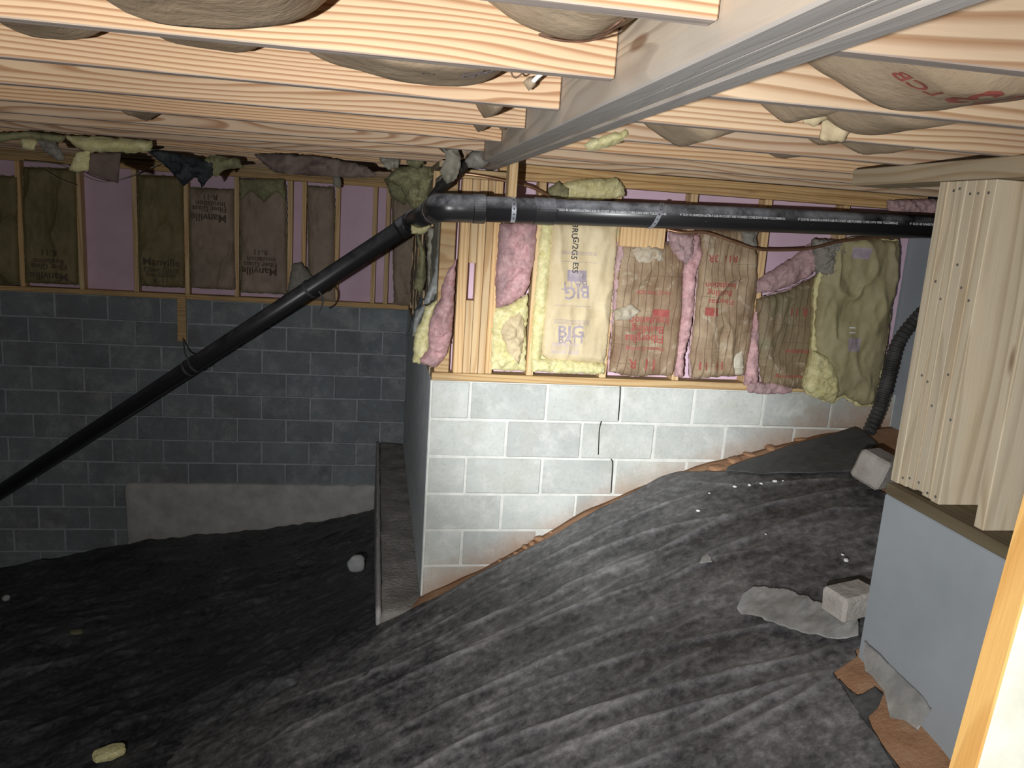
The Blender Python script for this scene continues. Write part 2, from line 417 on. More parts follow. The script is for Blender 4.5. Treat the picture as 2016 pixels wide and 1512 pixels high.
M['poly_dark'] = sheet_mat('black_poly_flap', (.045, .047, .048), (.20, .20, .20), .8, math.radians(20), .5)
def clear_poly():
    m, nt, bs = new_mat('clear_poly_film'); v = coords(nt)
    nt.links.new(ramp(nt, noise(nt, v, 12, 5, .6), [(.35, (.34, .34, .33)), (.7, (.56, .56, .54))]), bs.inputs['Base Color'])
    bs.inputs['Roughness'].default_value = .25; bs.inputs['Alpha'].default_value = .5; bs.inputs['Specular IOR Level'].default_value = .6
    bump(nt, bs, noise(nt, v, 9, 4, .6), .6, .02); return m
M['clear'] = clear_poly()
def abs_mat(name, dusty):
    m, nt, bs = new_mat(name); v = coords(nt, (1, 1, 1)); g = nt.nodes.new('ShaderNodeNewGeometry'); s = sep(nt, g.outputs['Normal'])
    up = ramp(nt, s[2], [(-.0, (0, 0, 0)), (.55, (1, 1, 1))])   # dust settles on what faces up
    n = noise(nt, v, 7, 7, .72)
    f = math_n(nt, 'MULTIPLY', up, ramp(nt, n, [(.33, (0, 0, 0)), (.58, (1, 1, 1))]))
    col = mix(nt, math_n(nt, 'MULTIPLY', f, dusty), (.022, .022, .024), (.36, .37, .40))
    sp = noise(nt, v, 45, 3, .6); col = mix(nt, math_n(nt, 'MULTIPLY', ramp(nt, sp, [(.70, (0, 0, 0)), (.78, (1, 1, 1))]), .35*dusty), col, (.35, .36, .36))
    nt.links.new(col, bs.inputs['Base Color']); rr = math_n(nt, 'MULTIPLY_ADD', f, .4); nt.nodes[-1].inputs[2].default_value = .33
    nt.links.new(rr, bs.inputs['Roughness']); bs.inputs['Specular IOR Level'].default_value = .5; return m
M['abs'] = abs_mat('abs_pipe_dusty', .95); M['abs_clean'] = abs_mat('abs_pipe', .12)
M['hose'] = plain('corrugated_hose', (.025, .025, .025), (.075, .072, .070), 8, .6, .1)
def fiber(name, a, b, dirt=None, damt=.5):
    m, nt, bs = new_mat(name); v = coords(nt)
    n = noise(nt, v, 16, 8, .78, 1.2); col = ramp(nt, n, [(.34, a), (.64, b)])
    if dirt:
        d = noise(nt, v, 5, 4, .65); col = mix(nt, math_n(nt, 'MULTIPLY', ramp(nt, d, [(.47, (0, 0, 0)), (.66, (1, 1, 1))]), damt), col, dirt)
    nt.links.new(col, bs.inputs['Base Color']); bs.inputs['Roughness'].default_value = 1; bs.inputs['Specular IOR Level'].default_value = .05
    bump(nt, bs, noise(nt, v, 42, 7, .75, 1.6), .8, .010); return m
M['fg_yellow'] = fiber('yellow_glass_wool', (.60, .54, .22), (.92, .86, .52), (.58, .50, .30), .3)
M['fg_pink'] = fiber('pink_glass_wool', (.50, .25, .26), (.80, .52, .52), (.22, .17, .17), .6)
M['fg_grey'] = fiber('dirty_grey_wool', (.24, .22, .19), (.38, .36, .32), (.10, .09, .08), .6)
M['fg_olive'] = fiber('dirty_yellow_wool', (.24, .23, .12), (.40, .38, .22), (.13, .12, .08), .5)
M['fg_mauve'] = fiber('dusty_pink_wool', (.42, .26, .27), (.62, .43, .43), (.26, .21, .20), .5)
def kraft(name, a, b, dirt=None, lines=False, damt=.5):
    m, nt, bs = new_mat(name); v = coords(nt)
    n = noise(nt, v, 5, 6, .62, .2); col = ramp(nt, n, [(.32, a), (.68, b)])
    if dirt:
        d = noise(nt, v, 3.1, 5, .65); col = mix(nt, math_n(nt, 'MULTIPLY', ramp(nt, d, [(.44, (0, 0, 0)), (.66, (1, 1, 1))]), damt), col, dirt)
    if lines:   # scrim threads printed through the facing
        wob = noise(nt, v, 4, 2, .5); s = sep(nt, coords(nt, (1, 1, 1), False))
        xx = math_n(nt, 'ADD', s[0], math_n(nt, 'MULTIPLY', wob, .05)); fx = math_n(nt, 'FRACT', math_n(nt, 'MULTIPLY', xx, 26.))
        zz = math_n(nt, 'ADD', s[2], math_n(nt, 'MULTIPLY', wob, .03)); fz = math_n(nt, 'FRACT', math_n(nt, 'MULTIPLY', zz, 11.))
        lx = ramp(nt, fx, [(0, (1, 1, 1)), (.16, (0, 0, 0))]); lz = ramp(nt, fz, [(0, (1, 1, 1)), (.05, (0, 0, 0))])
        pz = ramp(nt, noise(nt, v, 7, 3), [(.5, (0, 0, 0)), (.6, (1, 1, 1))])
        ff = math_n(nt, 'MAXIMUM', math_n(nt, 'MULTIPLY', lx, .95), math_n(nt, 'MULTIPLY', math_n(nt, 'MULTIPLY', lz, pz), .7), True)
        pal = ramp(nt, noise(nt, v, 6, 6, .7, 1.5), [(.56, (0, 0, 0)), (.64, (1, 1, 1))]); col = mix(nt, math_n(nt, 'MULTIPLY', pal, .45), col, (.52, .46, .35))  # patchy film sheen painted in as a paler colour
        col = mix(nt, math_n(nt, 'MULTIPLY', ff, .9), col, (.065, .032, .018))
    nt.links.new(col, bs.inputs['Base Color']); bs.inputs['Roughness'].default_value = .62; bs.inputs['Specular IOR Level'].default_value = .25
    bump(nt, bs, noise(nt, v, 9, 5, .6, .3), .45, .02); return m
M['kraft'] = kraft('tan_kraft', (.50, .40, .24), (.62, .52, .34))
M['kraft_red'] = kraft('brown_film_kraft', (.20, .13, .075), (.37, .28, .18), (.15, .075, .045), True, .55)
M['kraft_green'] = kraft('olive_film_kraft', (.17, .12, .07), (.26, .20, .12), (.15, .17, .10), True, .55)
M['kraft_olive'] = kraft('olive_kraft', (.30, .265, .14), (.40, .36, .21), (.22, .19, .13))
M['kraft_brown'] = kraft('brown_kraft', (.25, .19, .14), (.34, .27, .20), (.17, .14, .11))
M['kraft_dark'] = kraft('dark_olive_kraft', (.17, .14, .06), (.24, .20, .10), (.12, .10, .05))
M['kraft_ceil'] = kraft('grey_brown_kraft', (.34, .25, .165), (.46, .36, .25), (.27, .20, .14))
M['kraft_grey'] = kraft('grey_kraft', (.27, .25, .20), (.38, .36, .30), (.17, .16, .12))
M['film_grey'] = kraft('grey_film', (.26, .27, .27), (.42, .43, .42), (.13, .13, .12))
M['film_pale'] = kraft('pale_film', (.36, .31, .22), (.54, .49, .40), (.30, .22, .15))
M['foam'] = plain('pink_foam_board', (.58, .41, .51), (.66, .49, .59), 3, .7, .05)
M['card'] = plain('brown_board', (.11, .08, .07), (.17, .13, .11), 8, .9, .3)
M['blackfilm'] = plain('black_film', (.02, .024, .028), (.07, .08, .085), 10, .5, .6, bd=.02)
M['metal'] = plain('galvanised', (.42, .44, .50), (.60, .62, .68), 20, .4, .1, metal=.55, spec=.5)
M['metal_dark'] = plain('dull_metal', (.14, .14, .14), (.26, .26, .26), 20, .4, .1, metal=.6, spec=.5)
M['copper'] = plain('copper', (.36, .20, .12), (.50, .30, .19), 12, .35, .05, metal=.85, spec=.5)
M['dark'] = plain('dark_void', (.012, .011, .010), (.03, .026, .022), 6, .9, 0)
M['wire'] = plain('brown_wire', (.10, .05, .03), (.16, .09, .06), 20, .6, 0)
M['ink_red'] = plain('red_ink', (.26, .055, .045), (.36, .10, .08), 25, .7, 0)
M['ink_purple'] = plain('purple_ink', (.28, .235, .28), (.40, .34, .36), 25, .7, 0)
M['ink_pale'] = plain('pale_purple_ink', (.47, .39, .34), (.54, .45, .37), 25, .7, 0)
M['ink_black'] = plain('black_ink', (.03, .03, .035), (.07, .065, .06), 25, .7, 0)
M['ink_brown'] = plain('brown_ink', (.07, .045, .03), (.11, .08, .06), 25, .7, 0)
M['ink_white'] = plain('white_ink', (.60, .62, .64), (.78, .78, .78), 40, .7, 0)
M['white'] = plain('white_chip', (.75, .75, .73), (.85, .85, .84), 20, .7, .1)
M['stone'] = plain('pale_stone', (.28, .30, .30), (.42, .43, .42), 12, .85, .4)
M['clod'] = plain('clay_clod', (.36, .18, .09), (.50, .28, .16), 14, .95, .6)
def rock_mat():
    m = plain('broken_block', (.33, .30, .27), (.46, .43, .40), 9, .92, .6, bd=.01); return m
M['rock'] = rock_mat()

# ------------------------------------------------------------------ ground surface
GP = np.array([(-.22, -.26, -1.25), (0, 0, -1.185), (.02, -.35, -1.16), (.459, 0, -.953), (.863, 0, -.697), (1.419, 0, -.458), (1.94, 0, -.303), (2.3, 0, -.22), (2.7, 0, -.17),
    (1.43, -1.67, -.607), (1.43, -2.2, -.657), (1.43, -4.6, -.74), (2.6, -1.5, -.40), (2.6, -4.5, -.6), (0, -1.7, -1.28), (0, -4.6, -1.36), (.7, -1.7, -.93), (.7, -4, -1.05),
    (-3.38, 3.02, -2.393), (-2.147, 3.02, -2.116), (-1.29, 3.02, -2.02), (-.222, 3.02, -1.823), (-.30, 1.5, -1.66), (-.34, .3, -1.46), (-1.0, .6, -1.80),
    (-1.7, 0, -1.9), (-1.7, -3, -1.72), (-3.5, 0, -2.3), (-3.5, -4, -2.2), (-4.8, 3, -2.6), (-4.8, -4, -2.5), (-.6, -.9, -1.44), (-.7, -2.6, -1.44)])
def tps_fit(P):
    n = len(P); d = np.hypot(P[:, None, 0]-P[None, :, 0], P[:, None, 1]-P[None, :, 1])
    K = np.where(d > 0, d*d*np.log(d+1e-12), 0)+np.eye(n)*.02
    A = np.zeros((n+3, n+3)); A[:n, :n] = K; A[:n, n] = 1; A[:n, n+1:] = P[:, :2]; A[n, :n] = 1; A[n+1:, :n] = P[:, :2].T
    return np.linalg.solve(A, np.r_[P[:, 2], 0, 0, 0])
TW = tps_fit(GP)
def G(X, Y):
    X = np.asarray(X, float); Y = np.asarray(Y, float); z = TW[-3]+TW[-2]*X+TW[-1]*Y
    for (px, py, _), wt in zip(GP, TW):
        d = np.hypot(X-px, Y-py); z = z+wt*np.where(d > 0, d*d*np.log(d+1e-12), 0)
    return z
def gnd(x, y, lift=.01):
    d = ray(x, y); lo, hi = .6, 12.
    ts = np.linspace(lo, hi, 400); P = CAM+ts[:, None]*d; f = P[:, 2]-G(P[:, 0], P[:, 1])-lift
    k = np.argmax(f < 0) if (f < 0).any() else len(ts)-1
    a, b = ts[max(k-1, 0)], ts[k]
    for _ in range(30):
        c = (a+b)/2; p = CAM+c*d
        if p[2]-float(G(p[0], p[1]))-lift < 0: b = c
        else: a = c
    p = CAM+a*d; return (p[0], p[1])

# ------------------------------------------------------------------ large structure
JZ = 1.095; JH = .235; SUB = JZ+JH
BACK = 3.02; LEFTX = -4.6; RX = 2.62
B = .2032
bm_full = None
def block_mesh(w_, name):
    V, F = box_vf(-w_/2+.0045, w_/2-.0045, 0, .19, .0045, B-.0045, .006)
    me = bpy.data.meshes.new(name); me.from_pydata(V.tolist(), [], F); me.update(); return me
def block_wall(parent, y0, x0, x1, courses, mat, offs, zmin=None, rough=.0, seed=0, skip=None, low=None):
    rr = random.Random(seed); cache = {}
    for k in range(courses):
        z = -(k+1)*B; x = x0
        e = [x0]; c = x0+(offs if k % 2 == 0 else (offs+B) % (2*B))
        while c < x1-.02:
            if c > x0+.02: e.append(c)
            c += 2*B
        e.append(x1)
        for a, b in zip(e[:-1], e[1:]):
            xm = (a+b)/2
            if zmin and z+B < zmin(xm)-.05: continue
            wd = round(b-a, 3)
            mm = low if (low and zmin and z < zmin(xm)+.04) else mat
            key = (wd, mm.name)
            if key not in cache: cache[key] = block_mesh(wd, 'block'); cache[key].materials.append(mm)
            inst('block', cache[key], (xm, y0+rr.uniform(-.0025, .0025), z), parent)
def quadwall(name, V, mat): return mk(name, V[0], V[1], mat, kind='structure', loc=(0, 0, 0))

# front wall: mortar core with blocks in front
wf = quadwall('wall_front', box_vf(-.002, RX, .004, .2, -1.9, -.002, 0), M['mortar'])
block_wall(wf, 0, 0, RX, 7, M['block'], B, lambda x: float(G(max(x, 0), 0)), seed=3)
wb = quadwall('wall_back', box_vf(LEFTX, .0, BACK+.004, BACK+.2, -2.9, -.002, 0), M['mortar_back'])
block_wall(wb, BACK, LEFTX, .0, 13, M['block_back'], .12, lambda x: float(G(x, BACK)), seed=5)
# poured footing band at the foot of the back wall
def rough_box(x0, x1, y0, y1, z0, z1, res, amp, seed):
    V, F = box_vf(x0, x1, y0, y1, z0, z1, .012); bm = bmesh.new(); vs_ = [bm.verts.new(v) for v in V]
    for f in F: bm.faces.new([vs_[i] for i in f])
    for ax, lo, hi in ((0, x0, x1), (1, y0, y1), (2, z0, z1)):
        n = min(60, int((hi-lo)/res)); nn = [0, 0, 0]; nn[ax] = 1
        for k in range(1, n):
            c = [0, 0, 0]; c[ax] = lo+(hi-lo)*k/n
            bmesh.ops.bisect_plane(bm, geom=list(bm.verts)+list(bm.edges)+list(bm.faces), plane_co=c, plane_no=nn)
    bm.verts.index_update(); V = np.array([v.co[:] for v in bm.verts]); F = [[v.index for v in f.verts] for f in bm.faces]; bm.free()
    V = V+np.stack([fbm(V*9+i*31, 4, seed+i) for i in range(3)], 1)*amp
    return V, F
mk('footing_band', *rough_box(-2.35, -.2, BACK-.035, BACK+.1, -2.5, -1.60, .06, .018, 8), M['conc'], wb, smooth=True)
# return wall (plastered), its footing ledge
quadwall('wall_return', box_vf(-.004, .19, .014, BACK+.02, -2.6, -.001, .004), M['parge'])
tag(mk('trim_1', *rough_box(-.215, .02, -.16, BACK-.02, -2.4, -1.20, .05, .020, 4), M['conc_dark'], smooth=True), kind='structure')
quadwall('wall_right', box_vf(RX, RX+.2, -4.6, .2, -1.6, 1.0, 0), M['greywall'])
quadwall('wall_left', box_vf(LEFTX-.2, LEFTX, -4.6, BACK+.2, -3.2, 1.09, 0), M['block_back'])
mk('form_edge', *rough_box(-.238, -.212, -.17, BACK-.03, -2.4, -1.178, .06, .006, 14), M['conc'], bpy.data.objects['trim_1'], smooth=True)
GWX = 1.43
quadwall('wall_grey', box_vf(GWX, GWX+.24, -4.6, -1.665, -1.5, 0, .006), M['greywall'])
# ground
xs = np.linspace(LEFTX, RX, 190); ys = np.linspace(-4.6, BACK, 200); gx, gy = np.meshgrid(xs, ys, indexing='ij')
gz = G(gx, gy)+fbm(np.stack([gx*6, gy*6, gx*0], -1), 4, 2)*.014
inside = (gx > .02) & (gy > .02); gz = np.where(inside, np.minimum(gz, -1.2), gz)
gz = gz-.07*np.clip((-.20-gx)/.08, 0, 1)
n2 = len(ys); ids = np.arange(gx.size).reshape(gx.shape)
Q = np.stack([ids[:-1, :-1], ids[1:, :-1], ids[1:, 1:], ids[:-1, 1:]], -1).reshape(-1, 4)
tag(mk('floor', np.stack([gx.ravel(), gy.ravel(), gz.ravel()], 1), Q, M['soil'], loc=(0, 0, 0), smooth=True), kind='structure')
# subfloor
quadwall('ceiling', box_vf(LEFTX, RX+.2, -4.6, BACK+.2, SUB, SUB+.02, 0), M['ply'])

ORD = ['first', 'second', 'third', 'fourth', 'fifth', 'sixth', 'seventh', 'eighth', 'ninth', 'tenth', 'eleventh', 'twelfth', 'thirteenth', 'fourteenth', 'fifteenth', 'sixteenth']
# ------------------------------------------------------------------ beam and joists
BX0, BX1, BZ = .132, .268, 1.058
bt = thing('support_beam', ((BX0+BX1)/2, -2, BZ), 'weathered grey built-up girder beam carrying both rows of floor joists', 'beam')
pw = (BX1-BX0)/3
for i in range(3):
    board('beam_ply', BX0+i*pw+.0008, BX0+(i+1)*pw-.0008, -4.6, .10, BZ+(.004 if i == 1 else 0), SUB-.002, M['beam'], parent=bt, warp=.002, seed=i, b=.004)
JY0, JSP = -2.955, .4735
LJ = {}; RJ = {}
for k in range(-3, 13):
    y = JY0+JSP*k
    if y+.038 > BACK: continue
    n_from_back = 12-k
    end = BX0-.002 if y < -.02 else .10
    LJ[k] = y
    board('floor_joist', LEFTX+.005, end, y, y+.038, JZ, SUB-.001, M['joist'], '%s floor joist from the back block wall, striped pine, left of the grey beam' % ORD[n_from_back], 'joist', 'floor joists left of the beam', warp=.003, seed=k+20, b=.0025)
for k in range(-3, 7):
    y = JY0+JSP*k+.082
    if y+.038 > .10: y = .06
    RJ[k] = y
    board('floor_joist', BX1+.002, RX+.15, y, y+.038, JZ, SUB-.001, M['joist_r'], '%s floor joist from the front block wall, pine, right of the grey beam' % ORD[6-k], 'joist', 'floor joists right of the beam', warp=.003, seed=k+60, b=.0025)
# rim along the back wall
board('rim_joist', LEFTX+.005, .1, BACK+.02, BACK+.058, JZ, SUB-.001, M['plate_x'], 'dark rim board on top of the back wall plates', 'joist')
board('rim_joist', .1, RX, .100, .138, JZ, SUB-.001, M['plate_x'], 'dim rim board standing on the front wall plates', 'joist')

# ------------------------------------------------------------------ ceiling batts with sagging paper
def ceiling_batt(side, k, sags, mat, label, texts=(), lines=()):
    ya, yb = (LJ[k]+.040, LJ[k+1]-.002) if side == 'L' else (RJ[k]+.040, RJ[k+1]-.002)
    x0, x1 = (LEFTX+.02, (BX0-.02 if LJ.get(k+1, 0) < -.02 else .06)) if side == 'L' else (BX1+.02, RX-.02)
    ym = (ya+yb)/2; nx = int((x1-x0)/.02); ny = 15
    X = np.linspace(x0, x1, nx); T = np.linspace(0, 1, ny)
    gx, gt = np.meshgrid(X, T, indexing='ij'); gy = ya+(yb-ya)*gt
    base = JZ+.135; cr = np.sin(PI*gt)
    z = base-.02*cr*(1+.6*fbm(np.stack([gx*2, gx*0+k, gt], -1), 3, 5))
    for s in sags:
        if isinstance(s, list):      # a long slack stretch of paper, given by its lower edge
            yy = ya+(yb-ya)*.45; P = [pl(a, b, 1, yy) for a, b in s]; xs_ = [p[0] for p in P]; ds_ = [base-p[2] for p in P]
            xx = gx+.012*fbm(np.stack([gx*14, gx*0, gx*0], -1), 2, 3)
            dep = np.interp(xx, [xs_[0]-.12]+xs_+[xs_[-1]+.08], [0]+ds_+[0]); kr = np.exp(-np.arange(-4, 5)**2/5.); kr /= kr.sum()
            dep = np.apply_along_axis(lambda c: np.convolve(np.pad(c, 4, 'edge'), kr, 'valid'), 0, dep)
            z = np.minimum(z, base-dep*np.clip(cr*1.5, 0, 1)**.5+.004*fbm(np.stack([gx*10, gt*5, gx*0], -1), 3, 7)); continue
        xc, yl, hw = s[0], s[1], s[2]; yy = ya+(yb-ya)*(s[3] if len(s) > 3 else .55)
        c = pl(xc, yl, 1, yy); e = pl(xc+hw, yl, 1, yy); wdt = abs(e[0]-c[0]); dep = base-c[2]
        f = np.clip(1-np.abs((gx-c[0])/(wdt*1.15)+.06*fbm(np.stack([gx*9, gx*0, gx*0], -1), 2, 3)), 0, 1); f = f**.5
        tt = np.clip(cr*1.5, 0, 1)**.5
        z = np.minimum(z, base-dep*f*tt+.004*fbm(np.stack([gx*18, gt*6, gx*0], -1), 3, 7))
    z = z+.004*fbm(np.stack([gx*12, gt*5, gx*0+k], -1), 3, 11)
    t = thing('insulation_batt', ((x0+x1)/2, ym, float(z.min())), label, 'insulation', 'batts between the floor joists')
    n = gx.size; V = np.concatenate([np.stack([gx.ravel(), gy.ravel(), z.ravel()], 1), np.stack([gx.ravel(), gy.ravel(), z.ravel()+.0025], 1)])
    ids = np.arange(n).reshape(gx.shape); Q = np.stack([ids[:-1, :-1], ids[:-1, 1:], ids[1:, 1:], ids[1:, :-1]], -1).reshape(-1, 4)
    fac = mk('facing', V, [list(q) for q in Q]+[[q[3]+n, q[2]+n, q[1]+n, q[0]+n] for q in Q], mat, t, smooth=True)
    V2, F2 = box_vf(x0, x1, ya, yb, base+.012, SUB-.004, .01); mk('glass_wool', V2, F2, M['fg_yellow'] if side == 'L' else M['fg_pink'], t)
    def zs(x, y):
        i = np.clip((x-x0)/(x1-x0)*(nx-1), 0, nx-1.01); j = np.clip((y-ya)/(yb-ya)*(ny-1), 0, ny-1.01); a, b = int(i), int(j); u, v = i-a, j-b
        return z[a, b]*(1-u)*(1-v)+z[a+1, b]*u*(1-v)+z[a, b+1]*(1-u)*v+z[a+1, b+1]*u*v
    for (s, size, px_, py_, rot, mt) in texts:
        c = pl(px_, py_, 1, ym-.06); Vt, Ft = text_vf(s, size); a = math.radians(rot); W = []
        for v in Vt:
            xx = c[0]+v[0]*math.cos(a)-v[1]*math.sin(a); yy = ym-.06-(v[0]*math.sin(a)+v[1]*math.cos(a))*-1
            W.append((xx, yy, zs(xx, yy)-.004))
        mk('lettering', W, Ft, mt, fac)
    return t
sagL = {-1: [(700, -60, 200)], 0: [[(180, -4), (280, 12), (400, 21), (470, 22), (540, 12), (600, 0)], [(1060, 18), (1110, 32), (1160, 50), (1210, 55), (1240, 40)]], 1: [[(-30, 44), (40, 48), (115, 57), (150, 46)], [(285, 56), (360, 75), (400, 73), (445, 84), (490, 76)], [(615, 94), (640, 107), (690, 113), (780, 143), (860, 151), (940, 154), (1000, 138)]],
        2: [(965, 236, 38, .6)], 3: [(950, 262, 30, .6), (1000, 268, 40, .7)], 4: [(272, 234, 60, .5)], 5: [(880, 300, 40)], 6: [], 7: [], 8: [], 9: [], 10: [], 11: []}
txtL = {1: [('JIO', .045, 925, 142, 90, M['ink_purple']), ('BJ', .045, 957, 140, 90, M['ink_purple']), ('E', .035, 842, 136, 90, M['ink_purple'])]}
for k in range(-1, 11):
    if k+1 in LJ:
        ceiling_batt('L', k, sagL.get(k, []), M['kraft_ceil'], 'brown paper faced batt in %s joist bay from the back wall, left of the beam' % ORD[11-k], txtL.get(k, ()))
sagR = {-1: [], 0: [[(1680, 108), (1730, 142), (1780, 176), (1830, 200), (1880, 203), (1960, 199), (2040, 190), (2120, 180)]], 1: [(1590, 236, 75, .5), [(1690, 222), (1735, 260), (1780, 262), (1830, 252), (1890, 240)]], 2: [(1370, 285, 110, .5), (1650, 282, 70, .5), (1745, 302, 110, .5)], 3: [(1560, 312, 90)], 4: [], 5: []}
txtR = {0: [('R13', .13, 1965, 175, 195, M['ink_red']), ('LCB', .05, 1810, 132, 175, M['ink_red'])]}
for k in range(-1, 6):
    ceiling_batt('R', k, sagR.get(k, []), M['kraft_ceil'], 'brown paper faced batt in %s joist bay from the front wall, right of the beam' % ORD[5-k], txtR.get(k, ()))

# ------------------------------------------------------------------ front pony wall
board('sill_plate', .0, 2.10, -.006, .134, .001, .040, M['plate_x'], 'stained bottom plate lying on the bright front block wall', 'plate', warp=.0015, seed=2)
board('top_plate', .36, RX, 0, .09, 1.018, 1.056, M['plate_x'], 'lower top plate of the front stud wall', 'plate')
board('top_plate', .285, RX, 0, .09, 1.057, JZ-.001, M['plate_x'], 'upper top plate of the front stud wall', 'plate')
board('cap_board', .085, .355, -.004, .088, 1.008, 1.050, M['plate_x'], 'short pale cap board on the corner stud pack under the beam', 'plate')
pk = thing('corner_post', (.2, .04, .04), 'pack of five pale studs nailed together under the grey beam end', 'post')
pxe = [897, 916.5, 932, 947, 961, 976]
ex = [pl(x, 620, 1, 0)[0] for x in pxe]
for i in range(5):
    if i == 1:
        board('stud', ex[i]+.001, ex[i+1]-.001, .0, .086, .041, .415, M['stud'], parent=pk, seed=i)
        board('stud', ex[i]+.001, ex[i+1]-.001, .0, .086, .60, 1.007, M['stud'], parent=pk, seed=i+9)
    else:
        board('stud', ex[i]+.001, ex[i+1]-.001, [.0, 0, .004, -.002, .003][i], .086, .041, 1.007, M['stud'], parent=pk, seed=i)
board('wall_stud', .012, .086, .006, .09, .041, 1.0, M['plate_x'], 'single stud at the outer corner of the front wall, behind pink wool', 'stud')
sx = [pl(1053, 590, 1, 0)[0], pl(1200, 590, 1, 0)[0], pl(1345, 600, 1, 0)[0], pl(1489, 600, 1, 0)[0], pl(1640, 600, 1, 0)[0]]
for i, x in enumerate(sx):
    board('wall_stud', x-.019, x+.019, .0, .088, .041, 1.017, M['stud'], '%s stud to the right of the corner stud pack in the front wall' % ORD[i], 'stud', 'front wall studs', warp=.003, seed=i+3)
board('foam_board', .05, RX-.01, .094, .118, .01, 1.09, M['foam'], 'pink foam sheathing behind the front wall studs', 'foam board')
board('nailing_block', *(lambda a, b: (a[0], b[0]))(pl(1222, 466, 1, -.06), pl(1310, 466, 1, -.06)), -.06, -.022, pl(1260, 487, 1, -.06)[2], pl(1260, 440, 1, -.06)[2], M['stud'], 'scrap wood block nailed flat under the black drain pipe', 'block')

def wall_batt(outline, Y, face, wool, label, tf=.03, tb=.045, seed=0, amp=.010, wool_out=None, group=None, bulge=None, stretch=(1, .45), jit=.004, scale=9):
    poly = PX(outline, Y); P = np.array(poly); t = thing('insulation_batt', (P[:, 0].mean(), Y, P[:, 1].min()), label, 'insulation', group)
    fo, s = pillow('facing', poly, Y, tf, .002, .0085, face, edge=.05, amp=amp, scale=scale, seed=seed, parent=t, jit=jit, bulge=bulge, stretch=stretch, crease=1.6)
    wpoly = PX(wool_out, Y) if wool_out else [((p[0]-P[:, 0].mean())*1.04+P[:, 0].mean(), (p[1]-P[:, 1].mean())*1.01+P[:, 1].mean()) for p in poly]
    pillow('glass_wool', wpoly, Y+.006, .004, tb, .016, wool, edge=.04, amp=.01, scale=30, seed=seed+1, parent=t, jit=.006)
    return t, fo, s
def fluff(outline, Y, mat, label, tf=.04, tb=.03, seed=0, name='glass_wool_tuft', res=.008, amp=.02, scale=22, cat='insulation', group=None, edge=.05, jit=.004):
    return pillow(name, PX(outline, Y), Y, tf, tb, res, mat, edge=edge, amp=amp, scale=scale, seed=seed, jit=jit, label=label, cat=cat, group=group, fine=.55 if 'tuft' in name else 0, crease=.0 if 'tuft' in name else 1.2)
def at(x, y, Y): p = pl(x, y, 1, Y); return p[0], p[2]

fluff([(982, 440), (1056, 438), (1055, 480), (1050, 520), (1042, 560), (1030, 582), (1005, 598), (978, 606), (974, 560), (979, 500)], .0, M['fg_pink'], 'loose pink glass wool between corner stud pack and first stud', .05, .05, 11)
fluff([(974, 606), (1005, 598), (1037, 578), (1040, 605), (1036, 660), (1034, 730), (964, 728), (965, 680), (968, 630)], .012, M['fg_yellow'], 'torn yellow glass wool below loose pink wool at corner pack', .035, .05, 12, jit=.006)
fluff([(984, 650), (1000, 625), (1030, 612), (1033, 650), (1028, 690), (1022, 716), (1000, 700), (992, 672)], -.022, M['kraft'], 'crumpled torn tan paper on the yellow wool', .02, .003, 13, name='torn_paper', amp=.022, scale=26)
# big tan batt
t1, f1, s1 = wall_batt([(1085, 436), (1216, 441), (1211, 520), (1203, 600), (1194, 690), (1188, 716), (1076, 708), (1064, 698), (1068, 640), (1078, 560), (1082, 500)], -.002, M['kraft'], M['fg_yellow'], 'tan paper faced batt with purple printing between two pale studs', .028, .05, 21, .012,
    wool_out=[(1066, 436), (1219, 441), (1214, 520), (1206, 600), (1196, 690), (1190, 735), (1046, 731), (1046, 690), (1054, 600), (1062, 500)])
fluff([(1064, 438), (1088, 440), (1083, 520), (1076, 600), (1066, 690), (1062, 712), (1044, 718), (1048, 640), (1058, 520)], .002, M['fg_yellow'], 'narrow strip of yellow wool beside the tan printed batt', .03, .04, 22, amp=.014)
fluff([(1046, 706), (1120, 708), (1192, 716), (1188, 737), (1120, 735), (1045, 731)], -.012, M['fg_yellow'], 'yellow wool spilling out below the tan printed batt', .03, .03, 23, edge=.03)
x, z = at(1120, 652, 0); lettering('BIG', .088, x, z, 4, s1, M['ink_purple'], f1)
x, z = at(1121, 667, 0); lettering('BATT', .056, x, z, 4, s1, M['ink_purple'], f1)
x, z = at(1131, 573, 0); lettering('BIG', .088, x, z, 186, s1, M['ink_purple'], f1)
x, z = at(1127, 559, 0); lettering('BATT', .056, x, z, 186, s1, M['ink_purple'], f1)
a = at(1082, 693, 0); b = at(1136, 674, 0); patch(a[0], b[0], a[1], b[1], s1, M['ink_pale'], f1)
x, z = at(1108, 684, 0); lettering('FIBERTEK', .038, x, z, 2, s1, M['kraft'], f1, eps=.006)
a = at(1112, 552, 0); b = at(1152, 532, 0); patch(a[0], b[0], a[1], b[1], s1, M['ink_purple'], f1)
for s_, yy, sz in (('3RU', 455, .042), ('G/2G5', 488, .042), ('ES5', 526, .038)):
    x, z = at(1128, yy, 0); lettering(s_, sz, x, z, -92, s1, M['ink_black'], f1)
for yy, n_ in ((495, 3), (515, 1), (600, 1), (628, 4)):
    for j in range(n_):
        x, z = at(1122 if yy > 550 else 1136, yy+j*2.6, 0); lettering('use as directed keep facing toward warm side in winter of wall', .0072, x, z, 0, s1, M['ink_purple'], f1)

